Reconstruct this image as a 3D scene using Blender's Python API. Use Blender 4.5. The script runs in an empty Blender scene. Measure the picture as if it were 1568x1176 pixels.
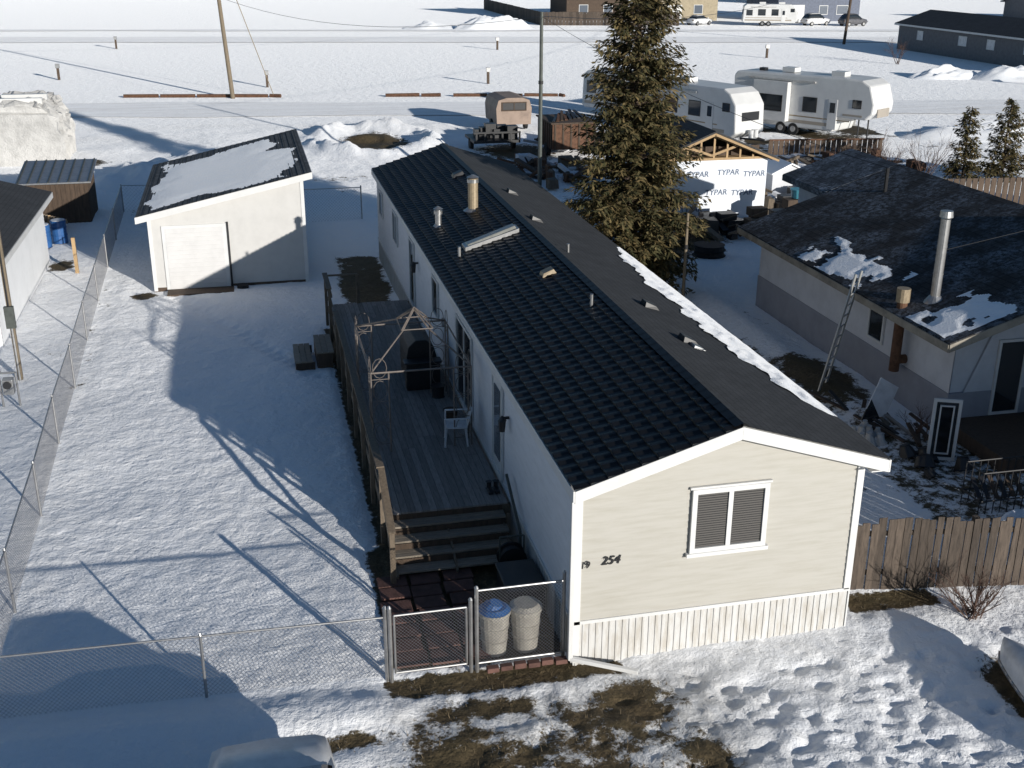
import bpy, math, random
import numpy as np
from mathutils import Vector, Matrix
random.seed(7); rng=np.random.default_rng(7)
sc=bpy.context.scene
sc.view_settings.view_transform='Standard'; sc.view_settings.look='None'; sc.view_settings.exposure=0
SUN=Vector((2.27,-4.56,1.08)).normalized()
# ------------------------------------------------------------------ camera
C=(-4.628,-15.397,11.106); yaw,pit,roll=.228,.367,.004
F=Vector((math.sin(yaw)*math.cos(pit),math.cos(yaw)*math.cos(pit),-math.sin(pit)))
R=Vector((math.cos(yaw),-math.sin(yaw),0)); U=R.cross(F)
R2=R*math.cos(roll)+U*math.sin(roll); U2=-R*math.sin(roll)+U*math.cos(roll)
cd=bpy.data.cameras.new("camera"); cam=bpy.data.objects.new("camera",cd); sc.collection.objects.link(cam)
M=Matrix((R2,U2,-F)).transposed().to_4x4(); M.translation=Vector(C); cam.matrix_world=M
cd.sensor_width=36; cd.lens=1749/1568*36; cd.clip_end=5000; cd.clip_start=.1
sc.camera=cam
# ------------------------------------------------------------------ light
w=bpy.data.worlds.new("World"); sc.world=w; w.use_nodes=True
nt=w.node_tree; nt.nodes.clear()
o=nt.nodes.new('ShaderNodeOutputWorld'); b=nt.nodes.new('ShaderNodeBackground'); s=nt.nodes.new('ShaderNodeTexSky')
s.sky_type='NISHITA'; s.sun_disc=False; s.sun_elevation=math.asin(SUN.z); s.sun_rotation=math.atan2(SUN.x,SUN.y)
s.ozone_density=3.5; s.dust_density=.3
b.inputs[1].default_value=.08
nt.links.new(s.outputs[0],b.inputs[0]); nt.links.new(b.outputs[0],o.inputs[0])
ld=bpy.data.lights.new("sun","SUN"); ld.energy=5; ld.angle=math.radians(.5); ld.color=(1,.955,.885)
lo=bpy.data.objects.new("sun",ld); sc.collection.objects.link(lo); lo.rotation_euler=(-SUN).to_track_quat('-Z','Y').to_euler(); lo.location=(20,-40,30)
# ------------------------------------------------------------------ materials
def newmat(name):
    m=bpy.data.materials.new(name); m.use_nodes=True; nt=m.node_tree
    return m,nt,nt.nodes['Principled BSDF']
def N(nt,t,**k):
    n=nt.nodes.new(t)
    for a,v in k.items(): setattr(n,a,v)
    return n
def ramp(nt,src,stops):
    r=N(nt,'ShaderNodeValToRGB'); e=r.color_ramp.elements
    while len(e)<len(stops): e.new(.5)
    for i,(p,c) in enumerate(stops):
        e[i].position=p; e[i].color=(c if len(c)==4 else (*c,1)) if hasattr(c,'__len__') else (c,c,c,1)
    nt.links.new(src,r.inputs[0]); return r.outputs[0]
def coords(nt,scale=(1,1,1)):
    t=N(nt,'ShaderNodeTexCoord'); m=N(nt,'ShaderNodeMapping'); m.inputs['Scale'].default_value=scale
    nt.links.new(t.outputs['Object'],m.inputs[0]); return m.outputs[0]
def noise(nt,vec,scale,detail=4,rough=.6,dist=0):
    n=N(nt,'ShaderNodeTexNoise'); n.inputs['Scale'].default_value=scale; n.inputs['Detail'].default_value=detail
    n.inputs['Roughness'].default_value=rough; n.inputs['Distortion'].default_value=dist
    nt.links.new(vec,n.inputs['Vector']); return n.outputs[0]
def mix(nt,fac,a,b,bt='MIX'):
    m=N(nt,'ShaderNodeMix',data_type='RGBA',blend_type=bt)
    if isinstance(fac,(int,float)): m.inputs[0].default_value=fac
    else: nt.links.new(fac,m.inputs[0])
    for s_,i in ((a,6),(b,7)):
        if hasattr(s_,'__len__'): m.inputs[i].default_value=(*s_,1) if len(s_)==3 else s_
        else: nt.links.new(s_,m.inputs[i])
    return m.outputs[2]
def bump(nt,bs,h,strength,dist=.02):
    b=N(nt,'ShaderNodeBump'); b.inputs['Strength'].default_value=strength; b.inputs['Distance'].default_value=dist
    nt.links.new(h,b.inputs['Height']); nt.links.new(b.outputs[0],bs.inputs['Normal']); return b
def pm(name,col,rough=.6,metal=0,var=.25,sc_=3,bmp=0,stretch=(1,1,1),island=0,dark=None,spec=.5,bd=.01):
    """weathered generic material : colour with two scales of noise"""
    m,nt,bs=newmat(name); v=coords(nt,stretch)
    n1=noise(nt,v,sc_,5,.65); dk=dark or tuple(c*(1-var) for c in col); lt=tuple(min(1,c*(1+var*.5)) for c in col)
    c=ramp(nt,n1,[(.3,dk),(.55,col),(.8,lt)])
    if island:
        g=N(nt,'ShaderNodeNewGeometry'); c2=ramp(nt,g.outputs['Random Per Island'],[(0,1-island),(1,1.0)])
        c=mix(nt,1,c,c2,'MULTIPLY')
    nt.links.new(c,bs.inputs['Base Color']); bs.inputs['Roughness'].default_value=rough; bs.inputs['Metallic'].default_value=metal
    bs.inputs['Specular IOR Level'].default_value=spec
    if bmp: bump(nt,bs,noise(nt,v,sc_*8,4),bmp,bd)
    return m
def shingle(name,c1,c2,mort,bw=.3,rh=.14,swap=True,frost=0,rough=.85,spec=.3,bs_=-.6):
    m,nt,bs=newmat(name); t=N(nt,'ShaderNodeTexCoord'); sp=N(nt,'ShaderNodeSeparateXYZ'); nt.links.new(t.outputs['Object'],sp.inputs[0])
    cb=N(nt,'ShaderNodeCombineXYZ')
    nt.links.new(sp.outputs[1 if swap else 0],cb.inputs[0]); nt.links.new(sp.outputs[0 if swap else 1],cb.inputs[1])
    br=N(nt,'ShaderNodeTexBrick'); nt.links.new(cb.outputs[0],br.inputs[0]); br.inputs['Scale'].default_value=1
    br.inputs['Brick Width'].default_value=bw; br.inputs['Row Height'].default_value=rh; br.inputs['Mortar Size'].default_value=.012; br.inputs['Mortar Smooth'].default_value=.3
    br.inputs['Color1'].default_value=(*c1,1); br.inputs['Color2'].default_value=(*c2,1); br.inputs['Mortar'].default_value=(*mort,1)
    n=noise(nt,t.outputs['Object'],1.3,6,.7); c=mix(nt,1,br.outputs[0],ramp(nt,n,[(.3,.75),(.7,1.15)]),'MULTIPLY')
    n3=noise(nt,t.outputs['Object'],60,2,.7); c=mix(nt,1,c,ramp(nt,n3,[(.3,.7),(.7,1.3)]),'MULTIPLY')
    if frost:
        n2=noise(nt,t.outputs['Object'],.6,7,.75); n4=noise(nt,t.outputs['Object'],7,3,.8)
        fr=ramp(nt,n2,[(.42,0),(.62,frost)]); fr=mix(nt,1,fr,ramp(nt,n4,[(.42,0),(.6,1)]),'MULTIPLY'); c=mix(nt,fr,c,(.4,.45,.52))
    nt.links.new(c,bs.inputs['Base Color']); bs.inputs['Roughness'].default_value=rough; bs.inputs['Specular IOR Level'].default_value=spec
    bump(nt,bs,br.outputs[1],bs_,.015); return m
def glassmat(name,col=(.02,.025,.03)):
    m,nt,bs=newmat(name); bs.inputs['Base Color'].default_value=(*col,1); bs.inputs['Roughness'].default_value=.06; bs.inputs['Specular IOR Level'].default_value=.8; return m
# snow + ground
def groundmat():
    m,nt,bs=newmat("snow_and_grass"); v=coords(nt)
    at=N(nt,'ShaderNodeAttribute'); at.attribute_name='bare'
    ad=N(nt,'ShaderNodeAttribute'); ad.attribute_name='dirty'
    sn=ramp(nt,noise(nt,v,2.2,5,.7),[(.3,(.93,.95,.985)),(.65,(.975,.975,.975))])
    dt=ramp(nt,noise(nt,v,3.5,7,.75),[(.35,(.26,.25,.23)),(.6,(.72,.72,.72)),(.75,(.93,.93,.93))]); sn=mix(nt,ad.outputs['Fac'],sn,dt)
    # brown dead grass / soil
    g=ramp(nt,noise(nt,v,9,8,.8,.6),[(.25,(.02,.015,.011)),(.45,(.075,.055,.03)),(.6,(.15,.11,.06)),(.78,(.28,.22,.13))])
    g=mix(nt,ramp(nt,noise(nt,v,1.1,3),[(.4,0),(.65,1)]),g,ramp(nt,noise(nt,v,14,8,.8),[(.3,(.032,.027,.015)),(.7,(.13,.1,.052))]))
    n=noise(nt,v,2.6,10,.82); ma=N(nt,'ShaderNodeMath',operation='ADD'); nt.links.new(at.outputs['Fac'],ma.inputs[0]); nt.links.new(n,ma.inputs[1])
    f=ramp(nt,ma.outputs[0],[(.93,0),(1.0,1)])
    nt.links.new(mix(nt,f,sn,g),bs.inputs['Base Color'])
    bs.inputs['Roughness'].default_value=.75; bs.inputs['Specular IOR Level'].default_value=.25
    sw=N(nt,'ShaderNodeMath',operation='MULTIPLY_ADD'); nt.links.new(f,sw.inputs[0]); sw.inputs[1].default_value=-.5; sw.inputs[2].default_value=.5; nt.links.new(sw.outputs[0],bs.inputs['Sheen Weight'])
    bs.inputs['Sheen Roughness'].default_value=.5
    h1=noise(nt,v,8.5,5,.62,.5); h2=noise(nt,v,30,3,.65)
    a=N(nt,'ShaderNodeMath',operation='MULTIPLY_ADD'); nt.links.new(h2,a.inputs[0]); a.inputs[1].default_value=.3; nt.links.new(h1,a.inputs[2])
    b1=bump(nt,bs,a.outputs[0],.65,.06)
    b0=N(nt,'ShaderNodeBump'); b0.inputs['Strength'].default_value=.55; b0.inputs['Distance'].default_value=.16
    nt.links.new(noise(nt,v,1.7,3,.6,.3),b0.inputs['Height']); nt.links.new(b0.outputs[0],b1.inputs['Normal']); return m
SNOWG=groundmat()
def snowmat(name="roof_snow"):
    m,nt,bs=newmat(name); v=coords(nt); nt.links.new(ramp(nt,noise(nt,v,4,5),[(.3,(.9,.93,.97)),(.7,(.97,.97,.97))]),bs.inputs['Base Color'])
    bs.inputs['Roughness'].default_value=.7; bs.inputs['Specular IOR Level'].default_value=.25; bs.inputs['Sheen Weight'].default_value=.5
    bump(nt,bs,noise(nt,v,14,5,.7),.6,.03); return m
SNOW=snowmat()
ROAD=pm("packed_snow_road",(.9,.91,.93),.7,0,.2,.8,.5,(.12,2.5,1),bd=.08,dark=(.66,.65,.65))
ROAD.node_tree.nodes['Principled BSDF'].inputs['Sheen Weight'].default_value=.35
SID_F=pm("beige_siding",(.42,.405,.365),.55,0,.1,1.4,.0,(.8,1,9),dark=(.37,.352,.305))
SID_L=pm("side_siding",(.66,.68,.72),.55,0,.1,2,0,(1,1,4))
WHITE=pm("white_trim",(.65,.65,.64),.45,0,.08,2)
SKIRT=pm("white_skirting",(.56,.555,.54),.5,0,.25,2.2,0,(3,3,.7),dark=(.42,.39,.34))
TILE=pm("black_roof_tile",(.009,.0095,.011),.45,0,.5,2.5,.2,spec=.3)
SHG=shingle("grey_shingles",(.06,.062,.066),(.052,.054,.057),(.036,.037,.039),.33,.14,bs_=-.2)
SHN=shingle("brown_shingles",(.05,.045,.042),(.03,.027,.026),(.008,.008,.008),.32,.2,True,.45)
SHN2=shingle("frosted_shingles",(.09,.1,.11),(.06,.065,.075),(.02,.02,.022),.32,.2,True,.8)
SHS=shingle("shed_shingles",(.12,.125,.13),(.075,.08,.085),(.02,.02,.02),.32,.16)
DARK=pm("black_plastic",(.02,.02,.022),.45,0,.3,4)
METAL=pm("galvanised_metal",(.4,.4,.4),.4,.8,.25,6)
DMET=pm("dull_pole_metal",(.1,.11,.1),.5,.4,.25,6)
MESH=pm("chain_link_wire",(.25,.25,.26),.5,.5,.2,6)
RUST=pm("rusty_metal",(.14,.07,.04),.8,.2,.5,6,.3)
BRASS=pm("tan_metal",(.34,.27,.18),.5,.3,.3,8)
DECK=pm("weathered_deck",(.3,.28,.262),.8,0,.35,5,.3,(6,.7,1),.35)
RAILW=pm("rail_wood",(.2,.155,.11),.8,0,.4,5,.3,(4,4,1),.35)
TREADW=pm("tread_wood",(.3,.255,.2),.8,0,.35,5,.2,(.8,6,1),.3)
FENCEW=pm("fence_wood",(.115,.088,.068),.85,0,.55,5,.4,(5,5,.6),.5)
NEWW=pm("new_lumber",(.46,.31,.16),.7,0,.2,5,0,(1,1,1),.2)
BROWN=pm("brown_boards",(.09,.06,.04),.8,0,.4,4,.2,(3,3,.6),.2)
GLASS=glassmat("dark_glass"); GLASSL=glassmat("pale_glass",(.12,.14,.17))
BLIND=pm("window_blind",(.034,.03,.025),.6,0,.1,3)
STUC=pm("white_stucco",(.62,.63,.66),.8,0,.15,1.2,.3)
STUCW=pm("bright_white_siding",(.82,.83,.84),.6,0,.08,1.2,.0)
STUCG=pm("grey_stucco",(.3,.31,.35),.8,0,.15,1.5,.2)
RVW=pm("camper_white",(.66,.66,.65),.35,0,.1,1)
RVB=pm("camper_beige",(.36,.32,.27),.4,0,.1,1)
RUBBER=pm("rubber",(.015,.015,.016),.8,0,.3,5)
PAVE=pm("red_paver",(.15,.075,.06),.85,0,.5,6,.3,(1,1,1),.4)
BARK=pm("bark",(.08,.055,.04),.9,0,.4,8,.5,(1,1,.3))
TWIG=pm("twigs",(.1,.06,.045),.9,0,.3,8)
BLUE=pm("blue_plastic",(.03,.11,.3),.4,0,.2,3)
TARP=pm("white_tarp",(.52,.51,.49),.5,0,.3,1.2,.8,bd=.06)
WRAP=pm("house_wrap",(.74,.78,.84),.5,0,.1,1,.3)
TEAL=pm("teal_plastic",(.08,.3,.38),.4,0,.1,2)
POLEW=pm("pole_wood",(.2,.16,.11),.8,0,.3,6,.2,(4,4,.5))
def foliage(name,a,b_,c_):
    m,nt,bs=newmat(name); g=N(nt,'ShaderNodeNewGeometry'); v=coords(nt)
    c=ramp(nt,g.outputs['Random Per Island'],[(0,a),(.5,b_),(1,c_)])
    c=mix(nt,1,c,ramp(nt,noise(nt,v,.9,3),[(.3,.6),(.7,1.25)]),'MULTIPLY')
    nt.links.new(c,bs.inputs['Base Color']); bs.inputs['Roughness'].default_value=.7; bs.inputs['Specular IOR Level'].default_value=.2; return m
NEED=foliage("spruce_needles",(.04,.044,.02),(.105,.09,.042),(.19,.14,.065))
# ------------------------------------------------------------------ mesh builder
class MB:
    def __init__(s): s.v=[];s.f=[];s.m=[];s.mats=[]
    def mi(s,m):
        if m not in s.mats: s.mats.append(m)
        return s.mats.index(m)
    def add(s,vs,fs,m):
        k=len(s.v); s.v+= [tuple(p) for p in vs]; i=s.mi(m)
        for f in fs: s.f.append(tuple(k+a for a in f)); s.m.append(i)
    def box(s,x0,x1,y0,y1,z0,z1,m):
        s.add([(x0,y0,z0),(x1,y0,z0),(x1,y1,z0),(x0,y1,z0),(x0,y0,z1),(x1,y0,z1),(x1,y1,z1),(x0,y1,z1)],
              [(0,3,2,1),(4,5,6,7),(0,1,5,4),(1,2,6,5),(2,3,7,6),(3,0,4,7)],m)
    def hexa(s,p,m): s.add(p,[(0,3,2,1),(4,5,6,7),(0,1,5,4),(1,2,6,5),(2,3,7,6),(3,0,4,7)],m)
    def beam(s,p0,p1,wd,ht,m,up=(0,0,1)):
        p0=Vector(p0);p1=Vector(p1);d=(p1-p0).normalized();up=Vector(up)
        if abs(d.dot(up))>.98: up=Vector((0,1,0))
        a=d.cross(up).normalized()*wd/2; b=a.cross(d).normalized()*ht/2
        s.hexa([p0-a-b,p0+a-b,p1+a-b,p1-a-b,p0-a+b,p0+a+b,p1+a+b,p1-a+b],m)
    def cyl(s,p0,p1,r0,m,r1=None,n=12,cap=True):
        r1=r0 if r1 is None else r1; p0=Vector(p0);p1=Vector(p1);d=(p1-p0).normalized()
        up=Vector((0,0,1)) if abs(d.z)<.95 else Vector((1,0,0)); a=d.cross(up).normalized(); b=d.cross(a)
        vs=[]
        for p,r in ((p0,r0),(p1,r1)):
            for i in range(n):
                t=2*math.pi*i/n; vs.append(p+a*r*math.cos(t)+b*r*math.sin(t))
        fs=[(i,(i+1)%n,n+(i+1)%n,n+i) for i in range(n)]
        if cap: fs+= [tuple(range(n)),tuple(range(2*n-1,n-1,-1))]
        s.add(vs,fs,m)
    def ob(s,o,u,n,s0,s1,z0,z1,d0,d1,m):
        o=Vector(o);u=Vector(u);n=Vector(n)
        P=lambda a,d,z:o+u*a+n*d+Vector((0,0,z))
        s.hexa([P(s0,d0,z0),P(s1,d0,z0),P(s1,d1,z0),P(s0,d1,z0),P(s0,d0,z1),P(s1,d0,z1),P(s1,d1,z1),P(s0,d1,z1)],m)
    def siding(s,o,u,n,z0,z1,pitch,m,ext,pr=.014):
        o=Vector(o);u=Vector(u);n=Vector(n);z=z0
        while z<z1-1e-4:
            zt=min(z+pitch,z1); a0,a1=ext(z); b0,b1=ext(zt)
            P=lambda a,d,zz:o+u*a+n*d+Vector((0,0,zz))
            s.add([P(a0,pr,z),P(a1,pr,z),P(b1,.002,zt),P(b0,.002,zt),P(a0,0,z),P(a1,0,z)],[(0,1,2,3),(0,4,5,1)],m); z=zt
    def prism(s,prof,y0,y1,m):
        n=len(prof); vs=[(x,y0,z) for x,z in prof]+[(x,y1,z) for x,z in prof]
        s.add(vs,[tuple(range(n)),tuple(range(2*n-1,n-1,-1))]+[(i,n+i,n+(i+1)%n,(i+1)%n) for i in range(n)],m)
    def window(s,o,u,n,s0,s1,z0,z1,glass=None,fr=.06,mul=1,trim=None,prd=.05):
        trim=trim or WHITE; glass=glass or GLASS
        s.ob(o,u,n,s0,s1,z0,z0+fr,.0,prd,trim); s.ob(o,u,n,s0,s1,z1-fr,z1,.0,prd,trim)
        s.ob(o,u,n,s0,s0+fr,z0+fr,z1-fr,.0,prd,trim); s.ob(o,u,n,s1-fr,s1,z0+fr,z1-fr,.0,prd,trim)
        for k in range(1,mul+1):
            c=s0+(s1-s0)*k/(mul+1); s.ob(o,u,n,c-.03,c+.03,z0+fr,z1-fr,.0,prd-.01,trim)
        s.ob(o,u,n,s0+fr,s1-fr,z0+fr,z1-fr,.005,.022,glass)
    def done(s,name,parent=None,smooth=False,bevel=0,local=False):
        off=Vector(parent.location) if (parent and not local) else Vector((0,0,0))
        me=bpy.data.meshes.new(name); me.from_pydata([(a-off.x,b-off.y,c-off.z) for a,b,c in s.v],[],s.f)
        for m in s.mats: me.materials.append(m)
        me.polygons.foreach_set('material_index',s.m)
        if smooth: me.polygons.foreach_set('use_smooth',[True]*len(s.f))
        me.update(); ob=bpy.data.objects.new(name,me); sc.collection.objects.link(ob)
        if parent: ob.parent=parent
        if bevel:
            bm=ob.modifiers.new('b','BEVEL'); bm.width=bevel; bm.segments=2; bm.limit_method='ANGLE'
        return ob
def top(name,loc=(0,0,0),rot=0):
    e=bpy.data.objects.new(name,None); e.location=loc; e.rotation_euler=(0,0,rot); e.empty_display_size=.3; sc.collection.objects.link(e); return e
def text(body,loc,size,mat,parent,name,rot=(math.pi/2,0,0),shear=0,ext=.004):
    c=bpy.data.curves.new(name,'FONT'); c.body=body; c.size=size; c.shear=shear; c.extrude=ext; c.offset=.003
    ob=bpy.data.objects.new(name,c); sc.collection.objects.link(ob); ob.parent=parent
    ob.location=Vector(loc)-Vector(parent.location); ob.rotation_euler=rot; c.materials.append(mat); return ob
X_=(1,0,0);Y_=(0,1,0)
# ------------------------------------------------------------------ value noise
def vn(x,y,seed=0):
    xi=np.floor(x).astype(np.int64); yi=np.floor(y).astype(np.int64); xf=x-xi; yf=y-yi
    def h(a,b):
        n=(a*374761393+b*668265263+seed*974634777)&0xffffffff; n=((n^(n>>13))*1274126177)&0xffffffff; n=n^(n>>16); return (n&0xffff)/65535.0
    u=xf*xf*(3-2*xf); v=yf*yf*(3-2*yf)
    return (h(xi,yi)*(1-u)+h(xi+1,yi)*u)*(1-v)+(h(xi,yi+1)*(1-u)+h(xi+1,yi+1)*u)*v
def fbm(x,y,o=4,seed=0):
    r=0;a=.5;t=0
    for i in range(o): r=r+a*vn(x*2**i,y*2**i,seed+i*17); t+=a; a*=.5
    return r/t-.5
def ell(x,y,cx,cy,rx,ry):
    return np.clip(1.25-np.sqrt(((x-cx)/rx)**2+((y-cy)/ry)**2),0,1)
def rect(x,y,x0,x1,y0,y1,s=.3):
    f=lambda t:np.clip(t/s+.5,0,1)
    return f(x-x0)*f(x1-x)*f(y-y0)*f(y1-y)
# ------------------------------------------------------------------ ground
def ax(*seg):
    r=[]
    for a,b,st in seg: r+=list(np.arange(a,b-1e-6,st))
    return np.array(r+[seg[-1][1]])
xs=ax((-1500,-200,260),(-200,-60,20),(-60,-14,1.5),(-14,9,.085),(9,14,.2),(14,36,.5),(36,120,3),(120,300,20),(300,2500,400))
ys=ax((-600,-60,180),(-60,-8,4),(-8,-4,.3),(-4,20,.085),(20,28,.12),(28,64,.4),(64,260,4),(260,3200,400))
GX,GY=np.meshgrid(xs,ys)
near=rect(GX,GY,-14,14,-6,30,3)
H=near*(.16*fbm(GX*.35,GY*.35,3,1)+.03*fbm(GX*2.2,GY*1.6,3,5))
wx=GX+.25*fbm(GX*1.5,GY*1.5,2,8); wy=GY+.25*fbm(GX*1.5+9,GY*1.5,2,18)
H+=rect(GX,GY,-14,14,-6,34,4)*(.021*fbm(wx*4.5,wy*3.6,3,9)+.012*(1-np.abs(2*fbm(wx*6,wy*5,2,12))*2))
drive=rect(GX,GY,-3.2,9,-7,-.4,1.2)
H+=drive*(.1*fbm(GX*2.2,GY*2.4,4,21)-.06*np.clip(fbm(wx*3.1,wy*3.1,2,25)-.08,0,1)*4+.035*fbm(GX*7,GY*7,2,23))
fp=random.Random(3)
for k in range(110):
    px=fp.uniform(.5,7.5); py=-.9-.25*px*.2-fp.uniform(0,3.2); an=fp.uniform(-.5,.5)
    ix0,ix1=np.searchsorted(xs,[px-.4,px+.4]); iy0,iy1=np.searchsorted(ys,[py-.4,py+.4])
    a_=GX[iy0:iy1,ix0:ix1]-px; b_=GY[iy0:iy1,ix0:ix1]-py; c_=a_*math.cos(an)+b_*math.sin(an); d_=-a_*math.sin(an)+b_*math.cos(an)
    q_=(c_/.17)**2+(d_/.1)**2; H[iy0:iy1,ix0:ix1]+=-.05*np.exp(-q_)+.015*np.exp(-(q_-2.2)**2)
for k in range(46):
    t=k/45; px=-3.2-4.0*t+.13*(-1)**k+fp.uniform(-.05,.05); py=14.5+8.5*t
    ix0,ix1=np.searchsorted(xs,[px-.4,px+.4]); iy0,iy1=np.searchsorted(ys,[py-.4,py+.4])
    a_=GX[iy0:iy1,ix0:ix1]-px; b_=GY[iy0:iy1,ix0:ix1]-py; q_=(a_/.12)**2+(b_/.18)**2; H[iy0:iy1,ix0:ix1]+=-.06*np.exp(-q_)
H+=ell(GX,GY,3,54,6,8)*.5*fbm(GX*.8,GY*.8,3,31)
ringd=np.sqrt(((GX-3)/3.5)**2+((GY-54.5)/4.8)**2)
H+=np.exp(-((ringd-1)/.2)**2)*(.4+.9*fbm(GX*.9,GY*.9,3,33))*rect(GX,GY,-3,9,46,64,2)
H+=rect(GX,GY,-60,40,30,62,4)*.3*fbm(GX*.3,GY*.3,5,41)
H+=rect(GX,GY,-9.2,-2.9,-1.0,-.1,.5)*.1
H+=np.exp(-((GX-10.2)/.5)**2)*rect(GX,GY,8,12,7,20,2)*.18
B=np.zeros_like(H)
def bare(v,k=1):
    global B
    B=np.maximum(B,v*k)
bare(rect(GX,GY,-3.0,.2,.35,4.6,.5),.8); bare(rect(GX,GY,-3.2,.9,-.45,.3,.3),.6)
bare(rect(GX,GY,-3.2,1.9,-4.2,-.4,1.0)*(.6+.65*vn(GX*1.1+.3,GY*1.5,51)),.54)
bare(ell(GX,GY,-.6,-2.9,2.3,1.1),.6); bare(ell(GX,GY,.5,-1.4,1.7,.6),.56); bare(ell(GX,GY,-4.3,-1.25,2.2,.4),.6);bare(ell(GX,GY,-2.2,-1.5,1.8,.6),.53); bare(ell(GX,GY,-3.5,-2.2,1.8,.6),.56)
bare(rect(GX,GY,-2.0,.1,18.8,27.5,.9)*(.5+.8*vn(GX*1.2,GY*.7,91)),.62); bare(ell(GX,GY,-8.4,23.6,.7,.7),.7); bare(ell(GX,GY,-11.6,28.2,.9,1.6),.62)
bare(ell(GX,GY,3,53.6,3.2,5.0),.9); bare(ell(GX,GY,8,21,2.3,2.6),.75); bare(rect(GX,GY,5.2,11.4,4,20,1.2)*(.35+.9*vn(GX*.8,GY*.35,3)),.58)
bare(rect(GX,GY,5.2,7.2,.2,1.0,.4),.62); bare(rect(GX,GY,8.5,12.8,2.0,7.6,.8),.48); bare(ell(GX,GY,10.5,49,4,6),.62)
bare(rect(GX,GY,20,36,45,60,2)*vn(GX*.5,GY*.5,4),.75); bare(rect(GX,GY,9,26,24,37,2)*vn(GX*.4,GY*.4,6),.85); bare(rect(GX,GY,7,16,36,47,2)*vn(GX*.5,GY*.5,61),.75)
bare(ell(GX,GY,6.9,-2.4,.7,1.6),.8); bare(rect(GX,GY,-9.9,-9.2,-1,40,.3)*vn(GX*.8,GY*.8,14),.45)
bare(rect(GX,GY,-2.75,.05,4.4,18.8,.2),.6);bare(ell(GX,GY,-13,50,2,2),.6);bare(rect(GX,GY,-14,-9.9,10,34,1)*vn(GX*.5,GY*.5,15),.45)
bare(rect(GX,GY,-12,9,38,48,3)*vn(GX*.3,GY*.6,71),.5)
D=np.maximum(rect(GX,GY,-3.2,2.2,-5,-.4,1)*.75, rect(GX,GY,5.5,11,3,20,1)*.45*vn(GX*.7,GY*.4,81)); D=np.maximum(D,rect(GX,GY,5,24,24,48,3)*.4*vn(GX*.4,GY*.4,83)); D=np.maximum(D,rect(GX,GY,-60,60,57,64,2)*.35*vn(GX*.15,GY*.8,84))
H-=.07*np.clip(B*1.3,0,1)
ny,nx=GX.shape
vs=np.stack([GX.ravel(),GY.ravel(),H.ravel()],1)
idx=np.arange(nx*ny).reshape(ny,nx)
q=np.stack([idx[:-1,:-1].ravel(),idx[:-1,1:].ravel(),idx[1:,1:].ravel(),idx[1:,:-1].ravel()],1)
me=bpy.data.meshes.new("ground"); me.vertices.add(len(vs)); me.vertices.foreach_set('co',vs.ravel())
me.loops.add(q.size); me.loops.foreach_set('vertex_index',q.ravel().astype(np.int32)); me.polygons.add(len(q))
me.polygons.foreach_set('loop_start',(np.arange(len(q))*4).astype(np.int32)); me.polygons.foreach_set('loop_total',np.full(len(q),4,np.int32))
me.update(calc_edges=True); me.polygons.foreach_set('use_smooth',[True]*len(q))
a=me.attributes.new('bare','FLOAT','POINT'); a.data.foreach_set('value',B.ravel().astype(np.float32))
a=me.attributes.new('dirty','FLOAT','POINT'); a.data.foreach_set('value',D.ravel().astype(np.float32)); me.materials.append(SNOWG)
g=bpy.data.objects.new("ground",me); sc.collection.objects.link(g)
# dead grass tufts poking through the snow along the front
mb=MB(); GR=pm("dead_grass",(.2,.15,.085),.9,0,.4,6,0,(1,1,1),.5); gr_=random.Random(5)
cnt=0
while cnt<6500:
    x=gr_.uniform(-6.5,8); y=gr_.uniform(-4,4.6) if gr_.random()<.8 else gr_.uniform(18,28)
    i=min(np.searchsorted(xs,x),nx-1); j=min(np.searchsorted(ys,y),ny-1)
    cnt+=1
    if B[j,i]<.4 or (0<x<4.9 and 0<y<27) or (-2.5<x<0 and 4<y<18.7): continue
    z=H[j,i]-.01; an=gr_.uniform(0,6.28); l=gr_.uniform(.04,.12); dx,dy=math.cos(an),math.sin(an)
    mb.add([(x-dy*.006,y+dx*.006,z),(x+dy*.006,y-dx*.006,z),(x+dx*l*.6,y+dy*l*.6,z+l)],[(0,1,2)],GR)
mb.done("grass")
# roads
def road(name,y0,y1,x0=-300,x1=400,sl=-.17,z=.05):
    mb=MB(); n=60
    for i in range(n):
        a=x0+(x1-x0)*i/n; c=x0+(x1-x0)*(i+1)/n
        j=lambda x,k:.5*math.sin(x*.21+k)+.3*math.sin(x*.57+k*2)
        mb.add([(a,y0+sl*a+j(a,0),z),(c,y0+sl*c+j(c,0),z),(c,y1+sl*c+j(c,3),z),(a,y1+sl*a+j(a,3),z)],[(0,1,2,3)],ROAD)
    mb.done(name)
road("road",65.5,73); road("road",130,139,z=.06); road("road",150,153,z=.06)
# ------------------------------------------------------------------ mobile home
W,L,HE,HR,XR,SK=4.9,26.9,3.288,4.118,2.567,.77
mh=top("mobile_home",(0,0,0))
slL=(HR-HE)/(XR+.13); slR=(HR-HE)/(5.19-XR)
mb=MB()
mb.box(.03,W-.03,.03,L-.03,.05,HE-.03,WHITE)
def gx(z):
    if z<=HE-.05: return (0,W)
    return (max(0,(z-(HE-.05))/slL-.13), min(W,5.19-(z-(HE-.05))/slR))
mb.siding((0,0,0),X_,(0,-1,0),SK,HR-.08,.127,SID_F,gx)
mb.done("front_wall",mh)
mb=MB(); mb.siding((0,L,0),(0,-1,0),(-1,0,0),SK,HE-.02,.127,SID_L,lambda z:(0,L))
mb.siding((W,0,0),Y_,(1,0,0),SK,HE-.02,.127,SID_F,lambda z:(0,L)); mb.siding((W,L,0),(-1,0,0),(0,1,0),SK,HR-.08,.127,SID_L,lambda z:(W-gx(z)[1],W-gx(z)[0])); mb.done("side_walls",mh)
mb=MB()
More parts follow.
